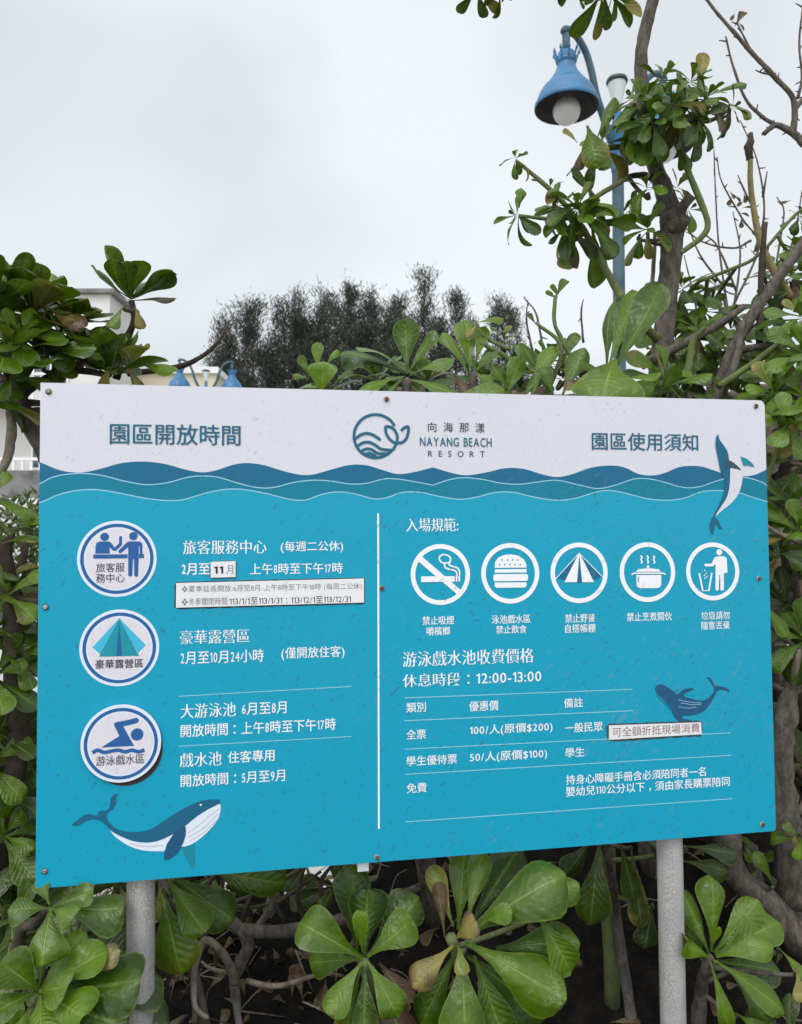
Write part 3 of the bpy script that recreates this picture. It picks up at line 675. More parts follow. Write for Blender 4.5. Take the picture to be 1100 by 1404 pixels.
#MORE#
# ------------------------------------------------------------------ leaves and shrubs
UP = Vector((0, 0, 1))
def leaf(mb, p, d, nrm, L, W_, bend, cup, rng, age=0.0, twist=0.0, curl=0.0, light=None):
    """obovate fleshy leaf from p along d; nrm is the upper side; bend > 0 recurves it backwards"""
    d = d.normalized(); nrm = (nrm-d*nrm.dot(d)).normalized(); side = d.cross(nrm)
    if twist:
        R = Matrix.Rotation(twist, 3, d); nrm = R @ nrm; side = R @ side
    T_ = (0, .12, .26, .39, .51, .62, .72, .81, .89, .95, .985, 1.0)
    Wd = (.085, .11, .22, .42, .64, .83, .96, 1.0, .89, .66, .36, .10)
    Sx = (-1, -.55, -.07, .07, .55, 1)
    vs = []; uv = []; q = p.copy(); tp = 0; ph = rng.random()*6; wav = rng.uniform(.015, .07)*W_*2; nb = rng.uniform(.8, 1.6)
    asym = rng.uniform(-.14, .14); roll = max(0, rng.gauss(.16, .16)); tipb = rng.gauss(.08, .32)
    for t, w in zip(T_, Wd):
        a = bend*(t-tp)+tipb*(max(0, t-.7)-max(0, tp-.7))/.3; R = Matrix.Rotation(-a if True else a, 3, side); tp0 = tp
        d2 = (R @ d); d = d2; nrm = R @ nrm
        q = q + d*(L*(t-tp)); tp = t
        for s_ in Sx:
            ww = w*W_*(1+asym*s_)
            rs = abs(s_)
            h = cup*rs*rs*ww - roll*rs**4*ww - curl*max(0, t-.5)*rs**3*ww*2 + wav*sin(ph+t*7*nb+s_*1.2)*rs*min(1, t*1.5)
            vs.append(q + side*(s_*ww*(1-.16*abs(cup)*rs)) + nrm*(h - (.05*W_ if rs < .1 and t < .8 else 0)))
            uv.append((t, s_))
    n = len(Sx)
    fs = [(i*n+k, i*n+k+1, (i+1)*n+k+1, (i+1)*n+k) for i in range(len(T_)-1) for k in range(n-1)]
    c = (light if light is not None else min(1, max(0, rng.gauss(.5, .25))), age, rng.random(), 1)
    mb.add(vs, fs, uv, c)

def rosette(mb, p, axis, n, L, rng, spread=(15, 85), bend=(.2, .9), wide=.22, cup=.25, old=.12, sag=0.0, az0=None, light=None, minL=.45):
    axis = Vector(axis).normalized(); e1 = axis.orthogonal().normalized(); e2 = axis.cross(e1); az = rng.random()*6.28 if az0 is None else az0
    for i in range(n):
        k = (i+.5)/n; az += 2.39996+rng.uniform(-.25, .25)
        th = radians(spread[0]+(spread[1]-spread[0])*k**.8+rng.uniform(-9, 9))
        r = e1*cos(az)+e2*sin(az); d = axis*cos(th)+r*sin(th); up = axis*sin(th)-r*cos(th)
        if sag: d = (d-UP*sag*(.4+k)).normalized()
        if d.dot(UP) < -.2 or sag: up = (up+UP*.5*sag)
        Lk = L*(minL+(1-minL)*min(1, k*1.7+.1))*rng.uniform(.85, 1.12)
        ag = 0.0
        if k > .6 and rng.random() < old*1.1: ag = rng.uniform(.25, 1.0)
        elif rng.random() < old*.6: ag = rng.uniform(.1, .4)
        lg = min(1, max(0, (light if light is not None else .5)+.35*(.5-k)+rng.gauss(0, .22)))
        leaf(mb, Vector(p)+axis*(L*.16*(1-k))+r*L*.02, d, up, Lk, Lk*wide*rng.uniform(.85, 1.15), rng.uniform(*bend)*(.4+k), cup*rng.uniform(.3, 1.5), rng, ag, rng.uniform(-.3, .3), rng.uniform(0, .5), lg)
    # the bud at the tip
    for j in range(2): leaf(mb, Vector(p)+axis*L*.12, (axis+e1*(.15-.3*j)).normalized(), e1*(1-2*j), L*.30, L*.06, .1, .6, rng, 0, 0, 0, .85)

ALL = []
class Shrub:
    def __init__(s, name, label, base, seed, group=None, cat='shrub'):
        s.base = Vector(base); s.root = thing(name, label, cat, s.base, group=group); s.rng = random.Random(seed); s.axes = []; s.tips = []; ALL.append(s)
    def stem(s, pts, r, mat=BARK, name='stem', n=9, knob=.22, seg=6):
        if name in ('stem', 'trunk', 'branch', 'green_stem'): s.axes += catmull(pts, 4)
        mb = MB(); tube(mb, pts, r, n, seg, knob=knob); return mb.build(name, mat, s.root, s.base)
    def ros(s, p, axis, n, L, mat=LEAF, stalk=None, **k):
        mb = MB(); rosette(mb, p, axis, n, L, s.rng, **k); s.tips.append((Vector(p), Vector(axis).normalized())); o = mb.build('leaf_rosette', mat, s.root, s.base)
        if stalk is not None: s.stem([stalk, (Vector(stalk)+Vector(p))/2+Vector((s.rng.uniform(-.02, .02), 0, -.015)), p], (.011, .007), GREEN_STEM, 'green_stem', 7, .1)
        return o
    def pr(s, x, y, Y, px, axis, n, **k):
        """a rosette seen at pixel (x, y), px long leaves"""
        st = k.pop('stalk', None)
        if st is not None: st = P(*st)
        return s.ros(P(x, y, Y), axis, n, px*Y/FPX, stalk=st, **k)
    def leaves(s, specs, mat=LEAF):
        """single leaves: (x, y, Y) base, (x, y, Y) tip, width factor, options"""
        clusters = []
        for sp__ in specs:
            p = P(*sp__[0])
            for c in clusters:
                if (c[0]-p).length < .075: c[1].append(sp__); break
            else: clusters.append((p, [sp__]))
        for _, cl in clusters:
            s.tips.append((_, None)); mb = MB()
            for a, b, w, k in cl:
                A_, B_ = P(*a), P(*b); d = B_-A_; L = d.length
                up = Vector(k.get('up', (0, -.7, .7))); bend = k.get('bend', .3)
                side = d.normalized().cross((up-d.normalized()*up.dot(d.normalized())).normalized())
                d2 = Matrix.Rotation(bend*.45, 3, side) @ d            # start so that the bent leaf still ends near its tip
                leaf(mb, A_, d2, up, L*1.03, L*w, bend, k.get('cup', s.rng.uniform(-.25, .4)), s.rng, k.get('age', 0), k.get('twist', s.rng.uniform(-.25, .25)), k.get('curl', .3), min(1, max(0, k.get('light', .5)-.05+s.rng.gauss(0, .17))))
            mb.build('leaf_rosette' if len(cl) > 1 else 'leaf', mat, s.root, s.base)
def G(x, y): return Vector((x, y, soil_height(x, y)-.02))

# --- tall shrub at the left edge
sh = Shrub('beach_shrub', 'thick dark green shrub with woody forked stem by the top left corner of the board', G(-1.02, 1.95), 11)
Y = 1.95
sh.stem([sh.base, P(60, 1100, Y), P(75, 820, Y), P(72, 650, Y), P(42, 585, Y), P(27, 540, Y), P(22, 500, Y)], [.042, .036, .032, .026, .022, .017, .013])
sh.stem([P(36, 572, Y), P(18, 540, Y), P(2, 520, Y), P(-40, 480, Y)], [.016, .013, .011, .01])
sh.stem([P(22, 555, Y), P(45, 530, Y), P(75, 515, Y), P(110, 508, Y), P(150, 515, Y)], [.013, .011, .010, .009, .008], BARK_DARK)
sh.stem([P(30, 555, Y), P(45, 552, Y), P(75, 556, Y+.1)], [.010, .009, .008], BARK_DARK); sh.stem([P(35, 575, Y), P(48, 563, Y), P(80, 566, Y+.1)], [.010, .009, .008], BARK_DARK)
sh.stem([P(12, 500, Y-.05), P(14, 560, Y-.05), P(16, 600, Y-.08), P(5, 640, Y-.1), P(-20, 660, Y-.1)], [.009, .011, .012, .011, .01], BARK_PALE)
sh.stem([P(160, 520, Y+.1), P(172, 470, Y+.08), P(184, 440, Y+.05), P(180, 412, Y+.04)], [.011, .010, .009, .008], BARK_DARK)
sh.stem([P(175, 512, Y+.15), P(240, 504, Y+.15), P(275, 490, Y+.15), P(298, 470, Y+.15), P(313, 445, Y+.15)], [.009, .008, .0065, .005, .003], BARK_DARK)
sh.stem([P(22, 505, Y), P(28, 480, Y), P(40, 455, Y)], (.010, .008), BARK_DARK); sh.stem([P(10, 515, Y-.05), P(8, 490, Y-.1)], (.010, .008), BARK_DARK)
kw = dict(wide=.27, cup=.3, old=.10)
sh.pr(44, 436, Y-.02, 88, (.1, -.1, 1), 27, spread=(8, 92), bend=(-.5, .5), light=.45, **kw)
sh.pr(80, 462, Y+.06, 68, (.45, -.2, .8), 18, spread=(15, 95), bend=(-.4, .5), light=.4, **kw)
sh.pr(-4, 420, Y-.1, 82, (-.1, -.1, 1), 20, spread=(10, 85), bend=(-.5, .3), light=.45, **kw)
sh.pr(8, 487, Y-.15, 92, (.25, -.35, .9), 16, spread=(20, 95), bend=(-.2, .6), light=.6, **kw)
sh.pr(180, 412, Y+.04, 66, (.12, -.05, 1), 22, spread=(12, 84), bend=(-.8, .1), light=.45, wide=.26, cup=.5, old=.06)
sh.pr(148, 512, Y, 74, (.1, -.15, 1), 24, spread=(12, 86), bend=(-.8, .1), light=.5, wide=.28, cup=.5, old=.06)
sh.pr(108, 478, Y-.03, 60, (.4, -.4, .7), 12, spread=(20, 95), light=.75, **kw); sh.pr(30, 470, Y-.12, 66, (.2, -.5, .8), 13, spread=(15, 95), light=.8, **kw); sh.pr(-6, 548, Y-.1, 60, (.6, -.4, .5), 10, spread=(20, 95), light=.65, **kw); sh.pr(98, 448, Y+.02, 60, (.3, -.2, .8), 12, spread=(15, 95), light=.45, **kw); sh.pr(60, 500, Y-.05, 58, (.1, -.4, .7), 11, spread=(20, 100), light=.5, **kw); sh.pr(20, 520, Y-.12, 60, (.2, -.4, .6), 10, spread=(20, 100), light=.5, **kw); sh.pr(95, 492, Y+.02, 56, (.2, -.3, .8), 10, spread=(20, 95), light=.45, **kw)
sh.leaves([((60, 420, Y-.05), (112, 445, Y-.1), .2, dict(age=.75, bend=.3)), ((75, 485, Y), (78, 530, Y), .2, dict(age=.3)), ((150, 500, Y-.04), (140, 545, Y-.04), .3, dict(age=.5)),
           ((172, 500, Y), (196, 540, Y), .2, dict(age=.75)), ((170, 420, Y), (150, 448, Y-.03), .3, dict(light=.8)), ((185, 420, Y), (196, 450, Y), .26, dict(age=.55)),
           ((190, 500, Y), (238, 512, Y-.05), .2, dict(light=.9)), ((60, 480, Y-.1), (128, 478, Y-.12), .26, dict(light=.4))])
# --- lower leaves along the left edge
sh = Shrub('beach_shrub', 'leafy shrub crowding the left side edge of the board, below its white heading', G(-1.12, 1.75), 12)
Y = 1.75
sh.stem([sh.base, P(10, 1120, Y), P(20, 900, Y), P(8, 760, Y), P(18, 735, Y)], [.03, .026, .022, .015, .009], BARK_DARK)
sh.stem([P(0, 780, Y+.1), P(30, 820, Y+.1), P(52, 880, Y+.1), P(70, 960, Y+.2)], (.010, .007), BARK_DARK); sh.stem([P(5, 865, Y), P(30, 848, Y), P(60, 830, Y+.1)], (.007, .005), BARK_PALE)
sh.stem([P(-10, 800, Y+.05), P(28, 775, Y+.05), P(36, 740, Y+.05)], (.010, .007), BARK)
sh.leaves([((5, 720, Y), (60, 708, Y), .24, dict(light=.8, up=(0, -.5, .9))), ((2, 745, Y-.05), (52, 735, Y), .3, dict(light=.7, age=.2)), ((15, 790, Y), (48, 768, Y+.05), .3, dict(light=.3, age=.5)), ((35, 760, Y+.05), (42, 815, Y+.05), .22, dict(age=.95))])
for (x, y, px, ax, n, lg) in ((-5, 865, 66, (.5, -.6, .5), 10, .8), (18, 905, 62, (.5, -.5, .5), 9, .75), (-6, 1010, 90, (.6, -.5, .4), 10, .35), (32, 990, 56, (.4, -.4, .6), 8, .3), (-2, 1090, 84, (.6, -.5, .5), 10, .4), (30, 1150, 74, (.2, -.6, .5), 9, .35), (60, 1080, 60, (-.3, -.2, .6), 8, .25), (-30, 780, 80, (.5, -.2, .7), 9, .6)):
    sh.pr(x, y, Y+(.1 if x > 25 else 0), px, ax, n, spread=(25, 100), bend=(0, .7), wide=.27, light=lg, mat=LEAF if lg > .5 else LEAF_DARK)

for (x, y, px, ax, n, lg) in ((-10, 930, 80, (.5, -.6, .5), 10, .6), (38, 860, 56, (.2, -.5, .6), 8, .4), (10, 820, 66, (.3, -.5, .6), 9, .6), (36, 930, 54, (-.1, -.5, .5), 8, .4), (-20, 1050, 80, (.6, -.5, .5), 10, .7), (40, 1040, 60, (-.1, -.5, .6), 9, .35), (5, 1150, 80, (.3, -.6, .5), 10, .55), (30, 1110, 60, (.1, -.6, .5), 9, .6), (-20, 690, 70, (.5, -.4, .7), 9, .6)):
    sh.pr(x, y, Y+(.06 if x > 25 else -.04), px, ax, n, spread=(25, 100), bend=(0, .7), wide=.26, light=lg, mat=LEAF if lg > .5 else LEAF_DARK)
# --- low shrub in front of the left post
sh = Shrub('beach_shrub', 'low bright green shrub with broad leaves around the left post', G(-.72, 1.5), 13)
Y = 1.44
sh.stem([G(-.74, 1.55), P(45, 1420, Y+.06), P(55, 1365, Y+.03)], (.014, .009), GREEN_STEM); sh.stem([G(-.7, 1.6), P(25, 1330, Y+.12), P(52, 1265, Y+.08), P(69, 1247, Y+.06)], (.013, .007), BARK_DARK)
kw = dict(wide=.34, cup=.18, old=.04)
sh.leaves([((69, 1245, Y+.05), (12, 1246, Y+.03), .38, dict(light=.55, bend=.5)), ((70, 1243, Y+.05), (58, 1322, Y-.02), .40, dict(light=.75, bend=.5, up=(0, -.8, .6))), ((72, 1243, Y+.05), (128, 1222, Y+.08), .34, dict(light=.4)),
           ((74, 1245, Y+.06), (168, 1248, Y+.1), .34, dict(light=.3, bend=.3)), ((72, 1246, Y+.04), (98, 1258, Y), .4, dict(light=.6)), ((68, 1240, Y+.06), (52, 1200, Y+.1), .3, dict(light=.5)),
           ((54, 1358, Y), (2, 1322, Y-.04), .42, dict(light=.55, bend=.7)), ((54, 1360, Y), (-14, 1386, Y-.06), .36, dict(light=.6, bend=.6)), ((55, 1362, Y), (55, 1424, Y-.08), .36, dict(light=.85, bend=.5)),
           ((56, 1360, Y), (90, 1350, Y-.04), .45, dict(light=.7, bend=.4)), ((56, 1358, Y+.02), (110, 1276, Y+.05), .32, dict(light=.6, bend=.4)), ((57, 1358, Y+.01), (142, 1300, Y+.03), .32, dict(light=.85, bend=.4)),
           ((58, 1362, Y), (112, 1392, Y-.06), .40, dict(light=.75, bend=.5)), ((60, 1362, Y+.03), (190, 1342, Y+.02), .34, dict(light=.3, bend=.4)), ((60, 1368, Y+.02), (170, 1402, Y-.02), .30, dict(light=.45, bend=.5)),
           ((100, 1340, Y+.03), (160, 1302, Y+.03), .26, dict(age=.62, bend=.3)), ((40, 1380, Y-.02), (20, 1420, Y-.08), .34, dict(light=.5, age=.2)), ((54, 1355, Y+.02), (60, 1292, Y+.04), .3, dict(light=.4))])
sh.pr(20, 1265, Y+.22, 110, (0, -.5, .6), 10, spread=(30, 100), light=.35, mat=LEAF_DARK, **kw); sh.pr(105, 1300, Y+.2, 90, (.2, -.5, .6), 9, spread=(30, 100), light=.35, mat=LEAF_DARK, **kw)
sh.pr(-30, 1210, Y+.3, 110, (.2, -.5, .6), 10, spread=(30, 100), light=.45, mat=LEAF_DARK, **kw); sh.pr(120, 1400, Y+.12, 100, (.1, -.5, .7), 10, spread=(30, 100), light=.4, mat=LEAF_DARK, **kw)
sh.pr(20, 1430, Y+.1, 100, (-.1, -.6, .6), 10, spread=(25, 95), light=.55, **kw)

# --- drooping leaves right of the left post
sh = Shrub('beach_shrub', 'sprawling shrub of drooping leaves and bare looping twigs right of the left post', G(-.42, 1.95), 14)
Y = 1.72
sh.stem([sh.base, P(255, 1290, Y+.1), P(232, 1240, Y+.05), P(222, 1200, Y+.1)], (.014, .008), BARK)
sh.leaves([((222, 1218, Y), (246, 1336, Y-.04), .30, dict(light=.8, bend=.5, age=.15)), ((228, 1205, Y), (282, 1275, Y-.02), .30, dict(light=.35, bend=.4)), ((218, 1210, Y), (222, 1268, Y-.02), .24, dict(light=1, age=.35)),
           ((236, 1200, Y+.1), (318, 1262, Y+.1), .28, dict(light=.25)), ((270, 1190, Y+.1), (390, 1212, Y+.12), .22, dict(light=.2, up=(0, -.9, .2))), ((240, 1250, Y+.1), (262, 1320, Y+.1), .3, dict(light=.2))], LEAF)
for (x, y, yy, px, ax, n) in ((205, 1205, 2.2, 60, (.2, -.5, .2), 8), (300, 1195, 2.3, 60, (-.2, -.5, .1), 8), (350, 1180, 2.4, 54, (.2, -.5, .0), 7), (420, 1185, 2.3, 54, (0, -.5, .2), 7), (165, 1215, 2.1, 70, (.1, -.6, .3), 9), (395, 1225, 2.5, 46, (0, -.5, .4), 6), (262, 1240, 2.5, 46, (0, -.5, .5), 7), (460, 1215, 2.2, 56, (.1, -.5, .3), 8)):
    sh.pr(x, y, yy, px, ax, n, spread=(30, 110), light=.3, mat=LEAF_DARK, old=.15, wide=.25)
Y = 1.95
for pts in ([(190, 1260), (215, 1225), (205, 1185)], [(330, 1275), (345, 1230), (392, 1180)], [(420, 1270), (408, 1225), (425, 1170)], [(280, 1280), (305, 1235), (300, 1180)], [(250, 1300), (280, 1220), (330, 1170)], [(450, 1260), (440, 1210), (470, 1170)], [(360, 1262), (380, 1240), (440, 1195)], [(390, 1262), (365, 1215), (360, 1175)]):
    sh.stem([P(a, b, 2.15) for a, b in pts], (.008, .004), BARK_DARK, 'twig', 6, .3)
sh.stem([P(268, 1404, Y-.1), P(266, 1340, Y-.15), P(278, 1292, Y-.15), P(300, 1300, Y-.12), P(318, 1330, Y-.05), P(322, 1345, Y-.02)], [.006, .0075, .008, .0085, .011, .012], BARK_PALE, knob=.3)
sh.stem([P(266, 1345, Y-.15), P(268, 1380, Y-.18), P(285, 1396, Y-.18)], (.007, .005), BARK_PALE)
sh.stem([P(330, 1275, Y), P(340, 1300, Y), P(322, 1340, Y), P(326, 1385, Y-.05), P(332, 1440, Y-.1)], [.012, .016, .013, .010, .009], BARK, knob=.45)
sh.stem([P(300, 1245, Y+.2), P(340, 1276, Y), P(420, 1272, Y+.05), P(500, 1250, Y+.12), P(580, 1215, Y+.3)], [.013, .017, .017, .015, .012], BARK, knob=.35)
sh.stem([P(350, 1275, Y), P(372, 1245, Y), P(378, 1215, Y), P(410, 1192, Y)], (.009, .005), BARK, knob=.3); sh.stem([P(340, 1345, Y-.05), P(380, 1352, Y-.1), P(440, 1336, Y), P(470, 1338, Y+.1)], (.007, .004), BARK_PALE)
sh.stem([P(322, 1336, Y), P(290, 1328, Y), P(276, 1318, Y)], (.006, .003), BARK_PALE)
for i in range(26):
    r = sh.rng; x = r.uniform(220, 480); y = r.uniform(1260, 1420); a = r.uniform(0, 6.28); l = r.uniform(25, 80); yy = Y+r.uniform(-.1, .5)
    sh.stem([P(x, y, yy), P(x+l*.5*cos(a)+r.uniform(-8, 8), y+l*.5*sin(a), yy), P(x+l*cos(a), y+l*sin(a), yy+.05)], (.0028, .0012), r.choice((BARK_PALE, BARK, BARK_DARK)), 'twig', 5, .1, 3)
# --- centre rosettes
sh = Shrub('beach_shrub', 'small green rosette shrub under the middle of the board, left of a larger one', G(-.06, 1.85), 15)
Y = 1.62
sh.stem([sh.base, P(515, 1420, Y+.08), P(505, 1345, Y+.03), P(500, 1318, Y)], (.016, .009), GREEN_STEM)
sh.leaves([((498, 1314, Y), (408, 1268, Y-.02), .30, dict(light=.6, bend=.4)), ((500, 1312, Y+.02), (505, 1222, Y+.05), .36, dict(light=.45, bend=.3)), ((503, 1313, Y), (566, 1262, Y), .34, dict(light=.65, bend=.4)),
           ((505, 1311, Y+.05), (575, 1232, Y+.09), .30, dict(light=.4)), ((497, 1318, Y-.01), (447, 1386, Y-.06), .28, dict(light=.85, bend=.6)), ((504, 1318, Y-.01), (548, 1396, Y-.06), .28, dict(light=.7, bend=.5)),
           ((500, 1320, Y), (500, 1424, Y-.04), .22, dict(light=.3, bend=.3)), ((497, 1306, Y-.03), (493, 1252, Y-.05), .2, dict(light=1, up=(0, -1, .1), cup=.6)), ((495, 1315, Y+.04), (425, 1322, Y+.08), .3, dict(light=.2)),
           ((490, 1310, Y+.1), (482, 1190, Y+.15), .26, dict(light=.25)), ((520, 1320, Y+.06), (562, 1372, Y), .34, dict(age=1.0)), ((505, 1330, Y+.05), (565, 1440, Y), .26, dict(age=.85)), ((495, 1325, Y), (470, 1425, Y), .2, dict(light=.25, age=.2))])
sh = Shrub('beach_shrub', 'largest green rosette shrub under the board, with long broad leaves and a withered one', G(.12, 1.85), 16)
Y = 1.64
sh.stem([sh.base, P(640, 1410, Y+.08), P(630, 1320, Y+.03), P(618, 1285, Y)], (.018, .012), GREEN_STEM)
sh.leaves([((632, 1285, Y), (770, 1196, Y-.03), .24, dict(light=.62, bend=.45)), ((638, 1292, Y-.02), (772, 1372, Y-.08), .27, dict(light=.75, bend=.5)), ((632, 1300, Y-.02), (640, 1434, Y-.10), .30, dict(light=.75, bend=.5)),
           ((628, 1275, Y+.06), (635, 1172, Y+.12), .24, dict(light=.4)), ((640, 1268, Y+.05), (662, 1165, Y+.10), .18, dict(light=.6)), ((645, 1268, Y+.1), (715, 1160, Y+.2), .24, dict(light=.25)),
           ((735, 1250, Y+.02), (782, 1340, Y-.03), .27, dict(light=.95, bend=.9)), ((700, 1250, Y+.05), (792, 1210, Y+.06), .24, dict(light=.85)), ((680, 1300, Y+.06), (795, 1300, Y+.02), .3, dict(light=.3, bend=.9)),
           ((640, 1310, Y+.04), (750, 1398, Y+.0), .26, dict(light=.3, bend=.5)), ((622, 1296, Y-.02), (567, 1352, Y-.07), .26, dict(age=.68, light=1, bend=.5)), ((610, 1285, Y), (598, 1212, Y+.02), .16, dict(age=.9)),
           ((625, 1288, Y-.03), (650, 1262, Y-.06), .4, dict(age=.66, light=1, bend=.8)), ((628, 1296, Y-.04), (636, 1336, Y-.08), .3, dict(light=.9, age=.3)), ((628, 1300, Y+.05), (575, 1412, Y+.02), .2, dict(light=.35)),
           ((660, 1262, Y-.02), (700, 1252, Y-.06), .3, dict(light=1, cup=.5)), ((622, 1270, Y), (590, 1190, Y+.06), .2, dict(light=.4, age=.25)), ((650, 1310, Y), (690, 1424, Y-.04), .26, dict(light=.45))])
sh = Shrub('beach_shrub', 'dull hanging leaves over bare soil behind the right post, under the board', G(.62, 2.05), 17)
Y = 1.9
sh.stem([sh.base, P(850, 1290, Y+.2), P(835, 1180, Y+.12), P(815, 1140, Y+.05)], (.016, .01), BARK)
sh.leaves([((822, 1150, Y), (808, 1270, Y-.02), .22, dict(light=.55, bend=.2, up=(0, -1, .2))), ((812, 1150, Y+.05), (775, 1200, Y+.04), .26, dict(light=.2, up=(0, -1, .2))), ((850, 1150, Y), (872, 1232, Y), .18, dict(light=.6, up=(-.3, -1, .2))),
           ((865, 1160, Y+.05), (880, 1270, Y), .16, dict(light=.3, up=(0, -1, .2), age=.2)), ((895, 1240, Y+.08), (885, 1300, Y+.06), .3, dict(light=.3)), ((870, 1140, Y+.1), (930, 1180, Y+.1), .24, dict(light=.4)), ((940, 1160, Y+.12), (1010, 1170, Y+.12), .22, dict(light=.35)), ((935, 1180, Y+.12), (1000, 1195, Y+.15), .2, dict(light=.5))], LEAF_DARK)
# --- right bottom rosette
sh = Shrub('beach_shrub', 'star shaped green rosette shrub growing right of the right post', G(.88, 1.95), 18)
Y = 1.78
sh.stem([sh.base, P(965, 1440, Y+.1), P(962, 1360, Y+.08), P(968, 1325, Y+.02), P(975, 1312, Y)], (.022, .008), BARK)
sh.leaves([((973, 1308, Y+.02), (937, 1222, Y+.05), .24, dict(light=.6)), ((976, 1305, Y+.02), (980, 1203, Y+.04), .21, dict(light=.7)), ((979, 1306, Y+.02), (1040, 1236, Y+.03), .23, dict(light=.65)), ((982, 1310, Y), (1070, 1262, Y+.02), .27, dict(light=.45, bend=.6)),
           ((982, 1312, Y-.02), (1060, 1296, Y-.06), .24, dict(light=.9, bend=.5)), ((978, 1316, Y-.02), (1078, 1384, Y-.08), .20, dict(light=.5, bend=.4)), ((975, 1314, Y), (936, 1292, Y-.03), .28, dict(light=.95)), ((974, 1318, Y-.02), (1000, 1416, Y-.06), .14, dict(light=.95)),
           ((984, 1318, Y+.08), (1072, 1330, Y+.06), .3, dict(light=.3)), ((1068, 1300, Y+.08), (1105, 1340, Y+.02), .2, dict(light=.7)), ((976, 1300, Y-.02), (984, 1272, Y-.04), .22, dict(light=1)), ((1000, 1330, Y+.04), (1060, 1410, Y), .2, dict(light=.35)),
           ((1092, 1330, Y), (1100, 1375, Y-.03), .3, dict(age=.6, light=1)), ((970, 1330, Y+.1), (935, 1260, Y+.12), .26, dict(light=.2)), ((1010, 1390, Y), (1050, 1420, Y-.06), .3, dict(light=.5)), ((990, 1400, Y+.02), (960, 1430, Y), .2, dict(light=.6))])
sh.pr(1085, 1440, Y+.1, 90, (-.3, -.4, .8), 9, spread=(20, 90), light=.4, mat=LEAF_DARK)

# --- the woody hedge at the right edge
sh = Shrub('hedge_shrub', 'old hedge shrub with thick bent grey stems along the right edge of the board', G(1.16, 2.35), 19)
Y = 2.15
sh.stem([sh.base, P(1100, 1290, Y), P(1050, 1236, Y), P(1010, 1200, Y), P(1000, 1150, Y), P(1015, 1080, Y+.1)], [.055, .046, .040, .034, .03, .025], BARK)
sh.stem([P(1095, 1240, Y), P(1078, 1140, Y), P(1070, 1040, Y), P(1080, 960, Y), P(1100, 900, Y)], [.046, .04, .036, .028, .02], BARK, knob=.4)
sh.stem([P(1074, 985, Y), P(1082, 950, Y), P(1092, 910, Y-.05), P(1094, 890, Y-.05)], (.016, .009), BARK_PALE, knob=.4); sh.stem([P(1040, 900, Y), P(1075, 905, Y), P(1120, 890, Y)], (.008, .006), BARK_PALE)
sh.stem([P(1040, 715, Y-.1), P(1075, 735, Y-.1), P(1120, 752, Y-.1)], (.006, .006), BARK_PALE); sh.stem([P(1060, 940, Y), P(1090, 948, Y), P(1130, 945, Y)], (.009, .007), BARK)
sh.stem([P(1120, 1180, Y+.05), P(1090, 1130, Y), P(1105, 1100, Y)], (.014, .01), BARK); sh.stem([P(1030, 1160, Y+.15), P(1045, 1230, Y+.15), P(1090, 1260, Y+.15)], (.018, .02), BARK)
sh.stem([P(1060, 960, Y+.1), P(1045, 800, Y+.1), P(1075, 650, Y+.1), P(1090, 540, Y+.1)], (.025, .012), BARK_DARK); sh.stem([P(1110, 1000, Y+.2), P(1085, 800, Y+.2), P(1060, 640, Y+.2)], (.03, .015), BARK_DARK)
kw = dict(wide=.25, cup=.2)
for (x, y, dy, px, ax, n, lg) in ((1078, 584, -.15, 56, (-.1, -.7, .5), 9, .9), (1112, 560, -.1, 80, (-.3, -.4, .7), 11, .7), (1088, 700, -.05, 70, (-.2, -.5, .7), 9, .55), (1100, 640, .05, 80, (-.3, -.4, .5), 9, .4), (1068, 760, .05, 60, (0, -.7, .4), 9, .6),
        (1100, 735, -.1, 74, (-.3, -.5, .6), 9, .75), (1080, 830, .1, 60, (-.3, -.6, .2), 7, .35), (1108, 880, -.05, 70, (-.5, -.5, .3), 8, .6), (1098, 800, .2, 74, (-.2, -.4, .5), 9, .3), (1070, 1000, .3, 66, (0, -.5, .4), 8, .2), (1110, 1050, .1, 66, (-.4, -.4, .4), 7, .4), (1100, 1150, -.1, 42, (-.5, -.5, .5), 6, .7), (1040, 1190, .1, 48, (.2, -.5, .5), 5, .6)):
    sh.pr(x, y, Y+dy, px, ax, n, spread=(25, 100), bend=(.1, .8), light=lg, old=.15, mat=LEAF if lg >= .5 else LEAF_DARK, **kw)
sh.leaves([((1060, 1215, Y-.05), (1040, 1172, Y-.08), .18, dict(light=.8)), ((1040, 820, Y-.05), (1078, 872, Y-.08), .2, dict(light=.8, up=(.4, -.8, .3))), ((1096, 1170, Y-.1), (1090, 1148, Y-.1), .3, dict(age=.6, light=1))])

# --- hedge top on the right: branches and leaves above the board
sh = Shrub('hedge_shrub', 'leaning grey branches and tangled leaves above the top right corner of the board', G(1.02, 2.5), 20)
Y = 2.3
sh.stem([sh.base, P(930, 1000, Y), P(950, 640, Y), P(985, 535, Y), P(1010, 470, Y), P(1050, 405, Y), P(1105, 330, Y), P(1150, 280, Y)], [.036, .032, .025, .021, .019, .017, .016, .014], BARK, knob=.25)
sh.stem([P(960, 600, Y-.05), P(985, 540, Y-.05), P(1008, 500, Y-.05), P(1018, 440, Y-.02)], [.014, .013, .012, .009], BARK, knob=.35)
sh.stem([P(1012, 480, Y-.03), P(1060, 470, Y), P(1110, 440, Y)], (.012, .008), BARK); sh.stem([P(985, 530, Y-.1), P(1030, 500, Y-.1), P(1110, 440, Y-.15)], (.010, .008), GREEN_STEM)
sh.stem([P(1085, 410, Y+.05), P(1055, 360, Y+.05), P(1040, 320, Y+.05), P(1030, 260, Y+.05), P(1029, 215, Y+.05)], [.014, .012, .010, .0085, .0075], bark('ochre_bark', (.26, .21, .10), (.16, .14, .05)), knob=.1)
